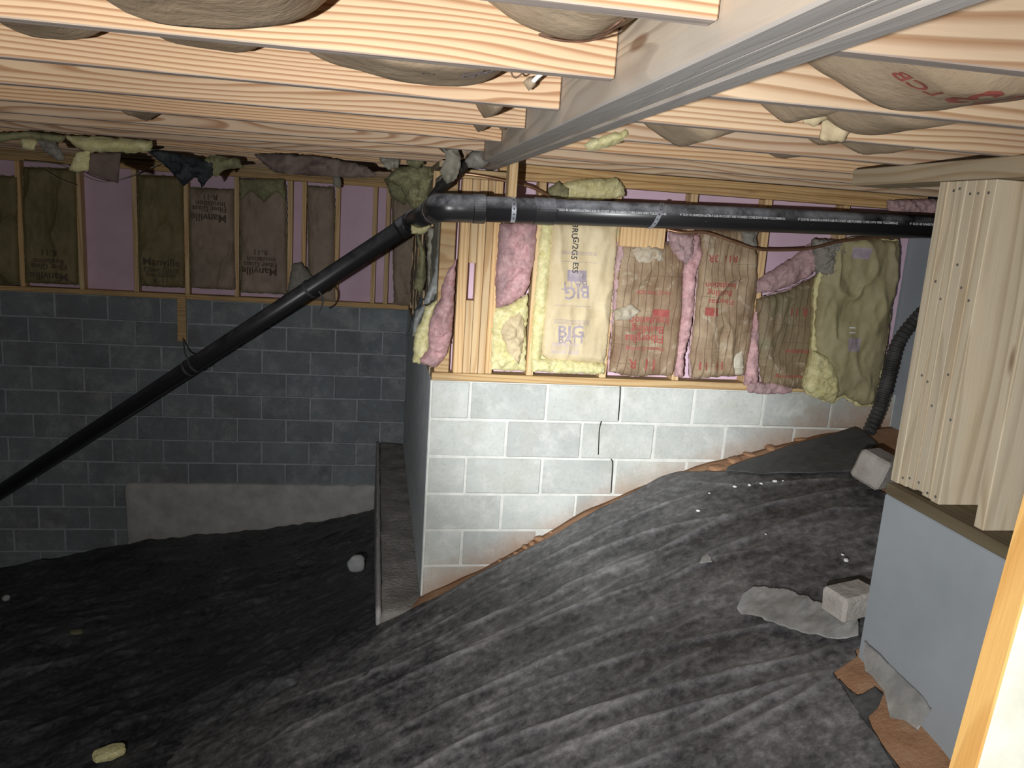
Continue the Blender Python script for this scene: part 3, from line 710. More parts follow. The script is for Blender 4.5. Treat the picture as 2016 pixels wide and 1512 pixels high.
# red printed batts
REDG = 'brown batts with red print in the front wall'
t2, f2, s2 = wall_batt([(1216, 478), (1250, 470), (1335, 480), (1344, 520), (1341, 620), (1333, 700), (1320, 738), (1240, 740), (1199, 732), (1205, 650), (1209, 560)], -.004, M['kraft_red'], M['fg_mauve'], 'brown film faced batt with large red upside-down lettering right of tan batt', .03, .05, 31, .016)
for s_, yy, sz, xx in (('Owens-Corning', 684, .032, 1265), ('Fiberglas', 664, .060, 1263), ('Building', 646, .056, 1270), ('Insulation', 629, .056, 1273)):
    x, z = at(xx, yy, 0); lettering(s_, sz, x, z, 181, s2, M['ink_red'], f2)
a = at(1279, 621, 0); b = at(1312, 608, 0); patch(a[0], b[0], a[1], b[1], s2, M['ink_red'], f2)
x, z = at(1280, 574, 0); lettering('FACE THIS SIDE', .026, x, z, 181, s2, M['ink_red'], f2)
x, z = at(1240, 712, 0); lettering('R', .07, x, z, 181, s2, M['ink_red'], f2)
x, z = at(1275, 714, 0); lettering('11', .08, x, z, 181, s2, M['ink_red'], f2)
fluff([(1216, 478), (1232, 474), (1226, 530), (1214, 600), (1206, 640), (1208, 560)], -.012, M['fg_mauve'], 'dusty pink wool edge beside the red lettered batt', .02, .02, 32, amp=.012, edge=.02)
fluff([(1240, 492), (1262, 480), (1300, 488), (1308, 512), (1285, 522), (1256, 516)], -.045, M['film_pale'], 'crumpled pale film patch near top of red lettered batt', .012, .002, 35, name='torn_film', amp=.018, scale=30)
fluff([(1208, 612), (1240, 598), (1262, 612), (1238, 630), (1210, 632)], -.045, M['film_pale'], 'creased pale film patch above the red lettering', .010, .002, 36, name='torn_film', amp=.016, scale=30)
fluff([(1350, 465), (1374, 460), (1382, 500), (1368, 540), (1366, 600), (1357, 660), (1346, 700), (1343, 743), (1327, 741), (1331, 690), (1340, 620), (1344, 540)], -.010, M['fg_pink'], 'long strip of pink wool hanging in front of the third stud', .04, .03, 33, edge=.04)
fluff([(1316, 456), (1362, 462), (1366, 498), (1350, 522), (1332, 506), (1318, 488)], -.03, M['fg_mauve'], 'wad of dusty pink wool under copper tube beside the wood block', .035, .03, 34, amp=.03, edge=.03)
t3, f3, s3 = wall_batt([(1378, 452), (1482, 455), (1488, 520), (1485, 590), (1476, 680), (1466, 738), (1361, 744), (1358, 700), (1368, 620), (1373, 560)], -.004, M['kraft_red'], M['fg_mauve'], 'wrinkled brown film batt with faded red marks between pink wool strips', .03, .05, 41, .020)
for s_, yy, sz, xx in (('R11  3R', 508, .05, 1418), ('Insulation', 560, .044, 1412), ('Building', 575, .044, 1410), ('Fiberglas', 592, .040, 1412), ('11  11', 716, .06, 1392)):
    x, z = at(xx, yy, 0); lettering(s_, sz, x, z, 182, s3, M['ink_red'], f3)
a = at(1381, 619, 0); b = at(1406, 604, 0); patch(a[0], b[0], a[1], b[1], s3, M['ink_red'], f3)
fluff([(1440, 700), (1462, 690), (1464, 736), (1448, 738), (1436, 728)], -.04, M['film_pale'], 'pale torn film scrap at foot of wrinkled brown batt', .012, .002, 43, name='torn_film', amp=.014, scale=30)
fluff([(1458, 455), (1492, 455), (1486, 490), (1466, 486)], -.04, M['fg_grey'], 'grey wool scrap above wrinkled brown batt under the pipe', .02, .01, 44, amp=.02, edge=.02)
t4, f4, s4 = wall_batt([(1489, 588), (1550, 572), (1602, 545), (1607, 600), (1606, 680), (1592, 745), (1582, 766), (1500, 757), (1490, 700), (1487, 640)], -.004, M['kraft_green'], M['fg_mauve'], 'dark olive brown film batt slumped below bare pink foam board', .03, .05, 51, .014)
for s_, yy, sz, xx in (('R 11', 612, .06, 1565), ('Insulation', 690, .035, 1562), ('owens-corning', 738, .03, 1548)):
    x, z = at(xx, yy, 0); lettering(s_, sz, x, z, 181, s4, M['ink_red'], f4)
fluff([(1488, 604), (1493, 660), (1490, 758), (1464, 758), (1470, 700), (1480, 640)], -.016, M['fg_pink'], 'short strip of pink wool between wrinkled and olive brown batts', .03, .02, 52, edge=.03)
fluff([(1470, 752), (1520, 752), (1560, 762), (1555, 774), (1500, 776), (1472, 772)], -.02, M['fg_mauve'], 'dusty pink wool clumps on the plate below olive brown batt', .025, .012, 53, amp=.025, edge=.02)
fluff([(1488, 552), (1520, 532), (1560, 507), (1590, 482), (1606, 474), (1622, 488), (1612, 520), (1590, 544), (1555, 562), (1520, 574), (1487, 578)], -.03, M['fg_mauve'], 'slanting roll of pink wool across the bare pink foam board', .05, .04, 54, edge=.05, amp=.022)
fluff([(1600, 470), (1650, 472), (1660, 495), (1650, 520), (1640, 545), (1618, 548), (1602, 530), (1598, 500)], -.07, M['fg_grey'], 'grey brown clump of wool beside wide hanging olive batt', .05, .04, 55, amp=.04, edge=.04)
t5, f5, s5 = wall_batt([(1612, 560), (1640, 492), (1662, 472), (1706, 470), (1765, 474), (1769, 500), (1757, 580), (1746, 660), (1731, 740), (1722, 796), (1690, 796), (1660, 776), (1640, 786), (1630, 760), (1608, 700), (1604, 640)], -.10, M['kraft_olive'], M['fg_yellow'], 'wide olive paper batt hanging over the top of the block wall', .03, .07, 61, .018, jit=.007,
    wool_out=[(1604, 560), (1635, 490), (1660, 470), (1706, 468), (1770, 472), (1774, 500), (1760, 580), (1750, 660), (1735, 740), (1727, 800), (1690, 801), (1660, 782), (1640, 796), (1590, 778), (1582, 760), (1598, 700), (1602, 640)])
fluff([(1600, 690), (1625, 700), (1645, 730), (1650, 770), (1640, 794), (1600, 782), (1583, 762), (1590, 730)], -.13, M['fg_yellow'], 'bulging yellow wool at lower corner of wide olive batt', .04, .03, 62, edge=.05)
for (xa, ya, xb, yb) in ((1670, 508, 1706, 488), (1656, 688, 1686, 664)):
    a = at(xa, ya, -.1); b = at(xb, yb, -.1); patch(a[0], b[0], a[1], b[1], s5, M['ink_purple'], f5)
x, z = at(1670, 648, -.1); lettering('11', .05, x, z, 90, s5, M['ink_white'], f5)
# stuff above the pipe
fluff([(1110, 360), (1150, 352), (1215, 350), (1228, 366), (1230, 388), (1180, 394), (1112, 392), (1100, 380)], -.03, M['fg_yellow'], 'yellow wool lump stuffed above the pipe under the top plate', .05, .03, 71)
fluff([(1078, 372), (1100, 356), (1122, 372), (1116, 394), (1084, 392)], -.05, M['fg_olive'], 'dirty olive wool lump above pipe beside the yellow lump', .04, .03, 72, amp=.03)
fluff([(1733, 335), (1760, 326), (1778, 338), (1776, 368), (1755, 376), (1735, 364)], -.3, M['fg_yellow'], 'round yellow green wool tuft below joists near the post pack', .05, .04, 73, amp=.015, edge=.06)
fluff([(1745, 395), (1790, 392), (1845, 392), (1842, 425), (1800, 432), (1750, 425)], -.06, M['fg_mauve'], 'grey and pink wool pushed between pipe and plate near post pack', .04, .03, 74, amp=.03)

# ------------------------------------------------------------------ return side clutter at the corner
def z6(lst): return [(780+a/5.04, 440+b/5.04) for a, b in lst]
fluff(z6([(590, 350), (510, 480), (450, 620), (440, 740), (370, 850), (330, 1000), (320, 1130), (330, 1240), (232, 1340), (240, 1380), (340, 1420), (400, 1420), (440, 1380), (500, 1290), (535, 1190), (560, 1000), (575, 700), (590, 500)]), -.02, M['fg_pink'], 'long pink wool batt drooping over the outer corner left of stud pack', .05, .05, 81, edge=.05, amp=.028)
fluff(z6([(430, 740), (290, 820), (250, 960), (190, 1080), (175, 1200), (165, 1380), (230, 1400), (330, 1240), (340, 1000), (380, 850)]), .05, M['fg_yellow'], 'pale yellow wool strip behind drooping pink batt at corner', .05, .05, 82, amp=.02)
fluff(z6([(545, 60), (530, 300), (510, 480), (445, 640), (340, 790), (270, 810), (320, 640), (380, 480), (395, 330), (430, 200), (480, 100)]), .16, M['film_grey'], 'crumpled grey film strip above pink batt at corner', .04, .03, 83, name='torn_film', amp=.035, scale=20)
fluff(z6([(285, 800), (200, 860), (165, 1000), (155, 1120), (190, 1120), (245, 960), (290, 850)]), .14, M['film_grey'], 'small grey film scrap beside yellow wool at corner', .03, .02, 84, name='torn_film', amp=.03, scale=20)
fluff(z6([(200, 90), (250, 180), (292, 290), (300, 560), (250, 690), (165, 650), (200, 500), (230, 300)]), .7, M['fg_olive'], 'olive wool curtain hanging below the dark pipe bend', .05, .04, 85, amp=.03, res=.011)
fluff([(808, 436), (845, 440), (850, 452), (832, 462), (810, 460)], .75, M['fg_yellow'], 'folded yellow flap under the drain pipe bend', .03, .02, 86, amp=.015)
fluff([(842, 450), (900, 440), (896, 480), (888, 530), (868, 570), (850, 600), (842, 560)], .45, M['kraft_grey'], 'dark grey paper sheet behind crumpled film at corner', .02, .003, 87, name='torn_paper', amp=.03, scale=14)
mk('cable_end', *tube_vf(spline([np.append(pl(*p, 1, .3), []) for p in z6([(262, 740), (215, 840), (165, 960), (150, 1050), (125, 1088), (98, 1096)])]), .010, 8), M['blackfilm'], label='short black cable end drooping over the corner of the plastered wall', cat='cable')
# pony wall on the return, seen nearly edge on
board('sill_plate', -.004, .135, .15, BACK-.005, .001, .040, M['plate_y'], 'bottom plate along the plastered return wall', 'plate')
for i, y in enumerate((.55, 1.0, 1.45, 1.9, 2.35, 2.8)):
    board('wall_stud', .0, .088, y, y+.038, .041, 1.06, M['stud'], '%s stud counted from the corner post along the return wall' % ORD[i], 'stud', 'return wall studs')
    sh = pillow('facing', [(0, .05), (.40, .05), (.40, 1.04), (0, 1.04)], 0, .03, .03, .03, M['kraft_brown' if i % 2 else 'kraft_grey'], edge=.06, amp=.02, scale=9, seed=90+i)[0]
    sh.name = 'insulation_batt'; sh.rotation_euler = (0, 0, -PI/2); sh.location = (.03, y-.20, .05)
    tag(sh, 'brown papered batt in %s bay of the return wall from the corner' % ORD[i], 'insulation', 'return wall batts')
board('top_plate', .0, .09, .15, BACK-.005, 1.061, JZ-.001, M['plate_y'], 'top plate along the return wall', 'plate')
# beam end rubbish
fluff([(866, 272), (900, 275), (908, 320), (900, 352), (880, 362), (866, 340), (878, 312)], -.35, M['kraft_grey'], 'grey paper flap hanging near the far end of the beam', .012, .003, 101, name='torn_paper', amp=.025, scale=14)
fluff([(925, 300), (948, 296), (962, 312), (960, 326), (940, 334), (922, 330), (915, 318)], -.45, M['fg_grey'], 'grey wool lump stuck at the far end of the beam', .05, .04, 102, amp=.05)
fluff([(905, 318), (925, 312), (925, 330), (905, 346), (880, 372), (852, 392), (840, 388), (862, 358), (884, 338)], -.25, M['dark'], 'black tattered paper trailing from the beam end to the pipe', .03, .02, 103, name='torn_paper', amp=.05, scale=24)
fluff([(878, 285), (905, 280), (930, 296), (915, 312), (898, 318)], -.2, M['kraft_ceil'], 'brown paper triangle tucked behind the beam end', .012, .003, 104, name='torn_paper', amp=.02)
fluff([(780, 330), (830, 322), (858, 330), (850, 360), (845, 400), (822, 425), (806, 404), (790, 372), (760, 352)], .9, M['fg_olive'], 'dirty wool mass hanging above the pipe bend', .08, .05, 105, amp=.07, res=.011)
fluff([(740, 290), (770, 288), (790, 300), (785, 330), (765, 335), (748, 318)], .8, M['kraft_grey'], 'grey paper fold hanging between joists near the corner', .02, .003, 106, name='torn_paper', amp=.04)
fluff([(806, 284), (830, 284), (836, 322), (820, 335), (800, 322)], .7, M['fg_olive'], 'small olive wool tuft between joists near the corner', .04, .03, 107, amp=.03)
# under the right side of the beam
fluff([(1148, 284), (1180, 266), (1230, 254), (1242, 268), (1215, 282), (1178, 297), (1158, 296)], -1.43, M['fg_yellow'], 'pale yellow wool chunk hanging beside the underside of the beam', .03, .03, 111, amp=.025, edge=.03)
fluff([(1228, 262), (1252, 246), (1300, 240), (1312, 226), (1306, 246), (1290, 262), (1272, 276), (1246, 274)], -1.35, M['kraft_ceil'], 'crumpled brown paper beside the pale yellow chunk at beam', .02, .003, 112, name='torn_paper', amp=.03, scale=24)
fluff([(1290, 255), (1306, 244), (1312, 252), (1296, 276), (1280, 276)], -1.38, M['blackfilm'], 'small black film strip by crumpled paper at beam', .006, .003, 113, name='torn_film', amp=.01)
fluff([(1545, 206), (1590, 214), (1625, 228), (1630, 236), (1600, 250), (1570, 232)], -2.02, M['kraft'], 'torn tan paper flap hanging beside the stiff crooked paper tag', .010, .003, 114, name='torn_paper', amp=.015)
fluff([(1620, 236), (1660, 236), (1684, 240), (1662, 276), (1640, 280), (1614, 274), (1618, 256)], -1.95, M['kraft'], 'stiff tan paper tag hanging crooked between two joists', .008, .003, 115, name='torn_paper', amp=.015)

# ------------------------------------------------------------------ drain pipe
PR = .0572
PY = -.36
pA = pl(890, 409, 1, PY); pB = pl(1830, 446, 1, PY); pB = pA+(pB-pA)*((RX-.004-pA[0])/(pB[0]-pA[0]))
dr = thing('drain_pipe', (pA[0], PY, pA[2]-.06), 'black plastic drain pipe run with elbow, dusty on top, sloping off to the back left', 'pipe')
mk('pipe_run', *tube_vf([pA, (pA+pB)/2, pB], PR, 36), M['abs'], dr, smooth=True)
ax = (pB-pA)/np.linalg.norm(pB-pA)
def sleeve(x0, x1, r, name='coupling', par=dr, mt='abs'):
    a = pA+ax*((x0-pA[0])/ax[0]); b = pA+ax*((x1-pA[0])/ax[0]); e = ax*.004
    return mk(name, *tube_vf([a, a+e, b-e, b], r, 36, rfun=lambda i: r-.003 if i in (0, 3) else r), M[mt], par, smooth=False)
g = lambda x, y: pl(x, y, 1, PY)[0]
sleeve(g(930, 410), g(955, 411), PR+.009); sleeve(g(1050, 414), g(1092, 416), PR+.0045)
# elbow then a run straight back beside the return wall, then the long diagonal leg
pC = pl(812, 436, 1, 1.15); pD = pl(-60, 1008, 1, 2.93)
dirCD = (pD-pC)/np.linalg.norm(pD-pC); back0 = pl(868, 408, 1, PY+.10); dirB = (pC-back0)/np.linalg.norm(pC-back0)
el = spline([pA+ax*.10, pA+ax*.03, pA-ax*.035+np.array([0, .012, -.001]), back0+np.array([-.012, 0, 0]), back0+dirB*.10, back0+dirB*.2], 6)
mk('elbow', *tube_vf(el, PR+.006, 36), M['abs'], dr, smooth=True)
mk('pipe_run', *tube_vf([back0+dirB*.15, back0+dirB*.8, pC-dirB*.02], PR, 30), M['abs'], dr, smooth=True)
mk('coupling', *tube_vf([back0+dirB*.20, back0+dirB*.28], PR+.008, 30), M['abs'], dr)
mk('elbow', *tube_vf(spline([pC-dirB*.14, pC-dirB*.05, pC+dirCD*.02, pC+dirCD*.10], 5), PR+.008, 30), M['abs'], dr, smooth=True)
mk('pipe_run', *tube_vf([pC+dirCD*.02, (pC+pD)/2, pD], PR, 36), M['abs_clean'], dr, smooth=True)
# printed line on the pipe
tocam = CAM-pA; tocam = tocam-ax*np.dot(tocam, ax); tocam /= np.linalg.norm(tocam); upv = np.cross(ax, tocam)
if upv[2] < 0: upv = -upv
def pipe_text(s, x0, x1, y0, size=.015):
    a = pl(x0, y0, 1, PY-PR); b = pl(x1, y0, 1, PY-PR); V, F = text_vf(s, size, .05); wd = V[:, 0].max()-V[:, 0].min(); W = []
    xm = (a[0]+b[0])/2; k = (b[0]-a[0])/wd
    for v in V:
        c = pA+ax*(((xm+v[0]*k)-pA[0])/ax[0]); th = .16+v[1]/PR
        W.append(c+(PR+.0008)*(math.cos(th)*tocam+math.sin(th)*upv))
    mk('lettering', W, F, M['ink_white'], dr)
LINE = '4" SCH 40 SAMSON-ASTM-F-628-78 CO3ET ABS FOAMED CORE DWV 0980 TCLC00M5-02'
pipe_text(LINE, 1094, 1312, 422); pipe_text(LINE, 1338, 1546, 432); pipe_text(LINE, 1570, 1768, 440); pipe_text(LINE[:18], 1790, 1846, 445)
# wooden hanger stick and perforated straps
p0 = pl(994, 360, 1, PY); p1 = pl(1012, 360, 1, PY)
stx = (p0[0]+p1[0])/2; 
board('hanger_stick', BX1+.002, BX1+.040, PY-.045, PY+.045, pl(1003, 388, 1, PY)[2], 1.14, M['stud'], 'pale wooden stick hanging from the beam side down to the drain pipe', 'stick')
def strap(name, xc, top_z, label, lean=0, arc=(95, -60), width=.021):
    """perforated steel band over the front of the pipe"""
    c = pA+ax*((xc-pA[0])/ax[0]); pts = []
    r = PR+.0035
    for k in range(15):
        th = math.radians(arc[0]+(arc[1]-arc[0])*k/14); pts.append((c+r*(math.cos(th)*tocam+math.sin(th)*upv), math.cos(th)*tocam+math.sin(th)*upv))
    if top_z: pts = [(np.array([c[0]+lean*.2, pts[0][0][1]-.018, top_z]), np.array([0, -1., 0]))]+pts[3:]
    V = []; F = []; w2 = width/2
    for i, (p, nn) in enumerate(pts):
        off = ax*lean*(i/len(pts))*.06
        for sx_, sn in ((-1, 0), (1, 0), (1, 1), (-1, 1)): V.append(p+off+ax*sx_*w2+nn*.0016*sn)
    for i in range(len(pts)-1):
        for k in range(4): F.append([4*i+k, 4*i+(k+1) % 4, 4*i+4+(k+1) % 4, 4*i+4+k])
    F.append([3, 2, 1, 0]); F.append([4*len(pts)-4+k for k in range(4)])
    t = mk(name, V, F, M['metal'], label=label, cat='strap', loc=tuple(c))
    L = [0]
    for i in range(1, len(pts)): L.append(L[-1]+np.linalg.norm(pts[i][0]-pts[i-1][0]))
    s = .014
    while s < L[-1]-.008:
        i = np.searchsorted(L, s)-1; u = (s-L[i])/(L[i+1]-L[i]); p = pts[i][0]*(1-u)+pts[i+1][0]*u+ax*lean*((i+u)/len(pts))*.06; nn = pts[i+1][1]
        tt = np.cross(ax, nn); V2 = [p+nn*.0022+.0035*(math.cos(a)*ax+math.sin(a)*tt) for a in np.linspace(0, 2*PI, 9)[:-1]]
        mk('hole', V2, [list(range(8))], M['dark'], t); s += .0215
    return t
strap('pipe_strap', g(1008, 411), pl(1010, 352, 1, PY-.05)[2], 'perforated steel strap holding the pipe to the wooden hanger stick')
strap('pipe_strap', g(1300, 427), None, 'perforated steel strap round the pipe above the wood block', lean=-1, arc=(80, -75))
def ring(u, w_=.02, r=PR+.004, mt='metal_dark', name='pipe_strap', label=None, par=None):
    c = pC+(pD-pC)*u; V1, F1 = tube_vf([c-dirCD*w_/2, c+dirCD*w_/2], r, 28, False); V2, F2 = tube_vf([c-dirCD*w_/2, c+dirCD*w_/2], r+.0018, 28, False)
    n = len(V1); F = F1+[[i+n for i in f][::-1] for f in F2]
    return mk(name, np.concatenate([V1, V2]), F, M[mt], par, label=label, cat=None if par else 'strap'), c
def u_at(x):
    from math import inf
    best = min(np.linspace(0, 1, 800), key=lambda u: abs(proj(pC+(pD-pC)*u)[0]-x)); return float(best)
def proj(P):
    q = ROT@(np.asarray(P)-CAM); return 1008+FPX*q[0]/q[2], 756+FPX*q[1]/q[2]
r1, c1 = ring(u_at(610), label='steel strap loop round the diagonal black pipe')
mk('strap_tail', *tube_vf(spline([c1+np.array([.03, -.05, .03]), c1+np.array([.085, -.05, -.05]), c1+np.array([.075, -.03, -.13]), c1+np.array([.03, -.02, -.17])]), .006, 8), M['metal_dark'], r1)
r2, c2 = ring(u_at(372), label='dull strap round the diagonal pipe below the long stick')
ring(u_at(384), name='band', par=r2)
q0 = pl(357, 566, 1, BACK-.02); q1 = pl(366, 672, 1, BACK-.02)
board('hanger_stick', q0[0]-.035, q0[0]+.035, BACK-.028, BACK-.006, q1[2], .03, M['plate_x'], 'short stick nailed to the back wall plate above the diagonal pipe', 'stick')
mk('tie_wire', *tube_vf(spline([np.array([q0[0]+.01, BACK-.03, q1[2]+.03]), (c2+np.array([q0[0], BACK-.03, q1[2]]))/2, c2+np.array([0, 0, PR+.006])]), .006, 8), M['metal_dark'], r2)
# copper tubing
def px_tube(name, lst, r, mat, label, cat, n=10):
    return mk(name, *tube_vf(spline([pl(x, y, 1, Y) for x, y, Y in lst], 7), r, n), M[mat], smooth=True, label=label, cat=cat)
px_tube('copper_tube', [(1312, 452, -.07), (1345, 458, -.09), (1390, 458, -.10), (1440, 474, -.12), (1490, 490, -.14), (1550, 492, -.15), (1600, 488, -.16), (1650, 476, -.17), (1720, 468, -.18), (1800, 466, -.18), (1850, 466, -.18)], .008, 'copper', 'sagging copper tube running below the drain pipe', 'tube')
px_tube('copper_tube', [(905, 341, -.05), (950, 347, -.06), (1000, 357, -.06), (1045, 368, -.06), (1075, 382, -.05), (1100, 394, -.03)], .008, 'copper', 'bright copper tube passing behind the wooden hanger stick', 'tube')

# ------------------------------------------------------------------ back pony wall
BY = BACK-.01
board('sill_plate', LEFTX, .0, BY, BY+.14, .001, .042, M['plate_x'], 'dark bottom plate lying on the back block wall', 'plate')
board('top_plate', LEFTX, .0, BY, BY+.09, 1.02, 1.058, M['plate_x'], 'lower top plate of the back stud wall', 'plate')
board('top_plate', LEFTX, .0, BY, BY+.09, 1.059, JZ-.001, M['plate_x'], 'upper top plate of the back stud wall', 'plate')
board('foam_board', LEFTX, .0, BY+.094, BY+.118, .01, 1.09, M['foam'], 'pink foam sheathing behind the back wall studs', 'foam board')
bsx = [40, 157, 266, 367, 466, 571, 598, 664, 737, 763]
for i, x in enumerate(bsx):
    X = pl(x, 460, 1, BY)[0]
    board('wall_stud', X-.019, X+.019, BY, BY+.088, .043, 1.019, M['stud'], '%s stud from the return wall in the dim back wall' % ORD[len(bsx)-1-i], 'stud', 'back wall studs', seed=i)
def back_batt(l, r, top, bot, face, label, seed, texts=(), tb=.05):
    t, fo, s = wall_batt([(l, top), (r, top+3), (r+4, bot+4), (l+4, bot)], BY+.004, M[face], M['fg_olive'], label, .03, tb, seed, .016, jit=.003)
    for (tx, ty, st, sz, rot) in texts:
        x, z = at(tx, ty, BY); lettering(st, sz, x, z, rot, s, M['ink_brown'], fo)
    return t
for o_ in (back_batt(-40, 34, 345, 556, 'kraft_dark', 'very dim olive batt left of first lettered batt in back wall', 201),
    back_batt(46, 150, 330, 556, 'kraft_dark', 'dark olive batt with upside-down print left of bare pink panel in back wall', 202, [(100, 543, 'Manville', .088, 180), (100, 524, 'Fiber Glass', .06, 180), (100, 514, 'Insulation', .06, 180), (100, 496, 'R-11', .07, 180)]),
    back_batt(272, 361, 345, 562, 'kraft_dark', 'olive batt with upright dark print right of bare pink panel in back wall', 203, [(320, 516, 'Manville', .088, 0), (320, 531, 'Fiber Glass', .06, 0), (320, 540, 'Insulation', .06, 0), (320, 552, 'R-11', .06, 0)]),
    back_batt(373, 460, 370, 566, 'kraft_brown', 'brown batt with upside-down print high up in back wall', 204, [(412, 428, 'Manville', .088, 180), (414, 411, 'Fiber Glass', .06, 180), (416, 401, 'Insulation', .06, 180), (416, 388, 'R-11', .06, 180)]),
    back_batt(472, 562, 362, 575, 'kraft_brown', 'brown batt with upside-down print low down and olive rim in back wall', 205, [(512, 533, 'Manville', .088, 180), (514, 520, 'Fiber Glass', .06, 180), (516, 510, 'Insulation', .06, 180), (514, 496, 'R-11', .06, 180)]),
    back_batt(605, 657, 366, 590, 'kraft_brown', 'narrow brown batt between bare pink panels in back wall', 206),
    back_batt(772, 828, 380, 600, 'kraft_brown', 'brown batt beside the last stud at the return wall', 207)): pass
# foam strips read in the open bays; rubbish along the back top
YC = float(pl(200, 274, 2, 1.090)[1]); YD = float(pl(360, 300, 2, 1.090)[1])
fluff([(470, 352), (560, 352), (562, 395), (545, 375), (520, 398), (495, 376), (474, 392)], BY-.05, M['fg_olive'], 'olive wool rim at the top of a brown back wall batt', .03, .03, 211, res=.014)
fluff([(575, 520), (592, 515), (612, 540), (640, 565), (600, 590), (565, 580)], BY-.08, M['fg_grey'], 'dark wool heap at the foot of narrow pink panel', .05, .03, 212, res=.014)
fluff([(-20, 262), (60, 258), (130, 268), (120, 282), (60, 272), (20, 276), (-20, 285)], YC+.02, M['fg_olive'], 'olive wool drape under the joists beside the long yellow strip', .04, .03, 221, res=.014)
fluff([(124, 266), (180, 268), (300, 277), (298, 297), (262, 302), (215, 298), (178, 300), (150, 290)], YC+.06, M['fg_yellow'], 'long yellow wool strip hanging along a joist above the brown board', .05, .03, 222, res=.014)
fluff([(40, 272), (72, 276), (68, 296), (44, 292)], YC+.03, M['fg_yellow'], 'small yellow wool square hanging under the olive drape', .02, .02, 223, res=.014)
fluff([(72, 274), (110, 278), (128, 310), (118, 318), (88, 300)], YC+.02, M['fg_grey'], 'grey wool strand hanging beside the small yellow square', .03, .02, 224, res=.014)
fluff([(135, 335), (150, 302), (178, 296), (174, 336), (150, 338)], YC+.06, M['fg_yellow'], 'yellow flap hanging beside the dark brown board', .015, .015, 225, res=.014, amp=.01)
fluff([(176, 303), (238, 301), (233, 361), (204, 352), (172, 340)], YC+.08, M['card'], 'dark brown board hanging in front of bare pink panel', .01, .01, 226, name='hanging_board', cat='board', res=.014, amp=.004, jit=0)
fluff([(286, 294), (330, 298), (372, 308), (420, 318), (418, 345), (397, 370), (386, 346), (362, 367), (330, 330)], YD, M['blackfilm'], 'torn black plastic film hanging under the joists', .02, .005, 227, name='torn_film', cat='plastic film', res=.014, amp=.05)
fluff([(415, 305), (470, 312), (480, 330), (440, 335), (425, 350), (408, 335), (395, 318)], YD+.03, M['fg_olive'], 'mixed olive wool rags hanging beside torn black film', .04, .03, 228, res=.014, amp=.05)
fluff([(500, 304), (560, 303), (640, 310), (720, 326), (745, 348), (690, 350), (600, 345), (540, 340)], float(pl(600, 306, 2, 1.093)[1]), M['card'], 'dark grey brown sheet sagging under the joists before the back wall', .015, .006, 229, name='torn_film', cat='plastic film', res=.014, amp=.05)
fluff([(655, 346), (668, 344), (672, 362), (668, 372), (656, 364)], 2.7, M['kraft_grey'], 'small paper flap at top of a back wall stud', .012, .003, 230, name='torn_paper', res=.014)
fluff([(756, 352), (800, 350), (812, 390), (795, 404), (770, 388)], 2.2, M['fg_olive'], 'olive wool clump at top of back wall beside the return wall', .06, .04, 231, res=.014, amp=.05)
px_tube('string', [(40, 316, 2.7), (90, 320, 2.7), (130, 328, 2.65), (180, 352, 2.6), (215, 358, 2.6), (262, 345, 2.6), (310, 325, 2.6)], .004, 'kraft_grey', 'pale string drooping across the tops of the back wall batts', 'string', 6)
px_tube('string', [(85, 335, 2.8), (115, 352, 2.8), (150, 366, 2.8)], .003, 'kraft_grey', 'thin thread slanting across a dark olive batt', 'string', 6)
px_tube('wire', [(1228, 36, -2.7), (1212, 48, -2.7), (1190, 62, -2.66), (1150, 70, -2.6), (1105, 72, -2.56), (1062, 68, -2.54), (1100, 79, -2.54), (1150, 81, -2.58), (1185, 72, -2.64), (1212, 52, -2.68), (1230, 38, -2.7)], .0022, 'wire', 'thin brown wire loop sticking out over a pale joist face', 'wire', 6)
px_tube('wire', [(1006, 141, -2.15), (1010, 150, -2.15), (1016, 153, -2.15), (1024, 148, -2.15), (1030, 141, -2.15)], .002, 'wire', 'tiny hooked wire below a joist near the beam', 'wire', 6)
fluff([(1030, 162), (1042, 150), (1056, 152), (1054, 168), (1042, 178), (1034, 172)], -2.06, M['kraft_ceil'], 'small crumpled paper wad stuck to a joist face', .015, .004, 241, name='torn_paper', amp=.015, scale=40, res=.005, edge=.015)
px_tube('cable_end', [(1050, 160, -2.09), (1058, 152, -2.10), (1066, 145, -2.11)], .0055, 'white', 'short white cable stub beside the crumpled paper wad', 'cable', 8)

# ------------------------------------------------------------------ right-hand wall: sill, post pack, studs, jamb
board('sill_plate', GWX-.004, GWX+.23, -4.6, -1.672, .001, .040, M['sill_y'], 'dark treated sill plate on top of the smooth grey wall', 'plate')
board('top_plate', 1.455, 1.61, -4.6, -1.15, 1.034, JZ-.001, M['plate_y'], 'pale top plate above the wide post pack at the grey wall', 'plate')
pp = thing('post_pack', (1.53, -1.77, .04), 'wide pack of pale boards nailed together standing on the grey wall', 'post')
ye = np.linspace(-1.892, -1.648, 7)
for i in range(6):
    board('post_ply', 1.455+[.001, 0, .0025, .0005, .002, .0][i], 1.61-[.0, .004, 0, .003, 0, .002][i], ye[i]+.0006, ye[i+1]-.0006, .041+[.0, .004, .012, .006, .002, .0][i], 1.032, M['post'], parent=pp, warp=.0008, seed=40+i, b=.002)
nail = bpy.data.meshes.new('nail_head'); Vn, Fn = tube_vf([(0, 0, 0), (-.0025, 0, 0)], .0045, 8); nail.from_pydata(Vn.tolist(), [], Fn); nail.materials.append(M['metal_dark'])
rr = random.Random(4)
for i in range(5):
    for zz in (.07, .42+rr.uniform(-.2, .2), .75+rr.uniform(-.1, .1), 1.0):
        inst('nail_head', nail, (1.4560+[.001, 0, .0025, .0005, .002][i], ye[i]+.02+rr.uniform(-.008, .008), zz+rr.uniform(-.012, .012)), pp)
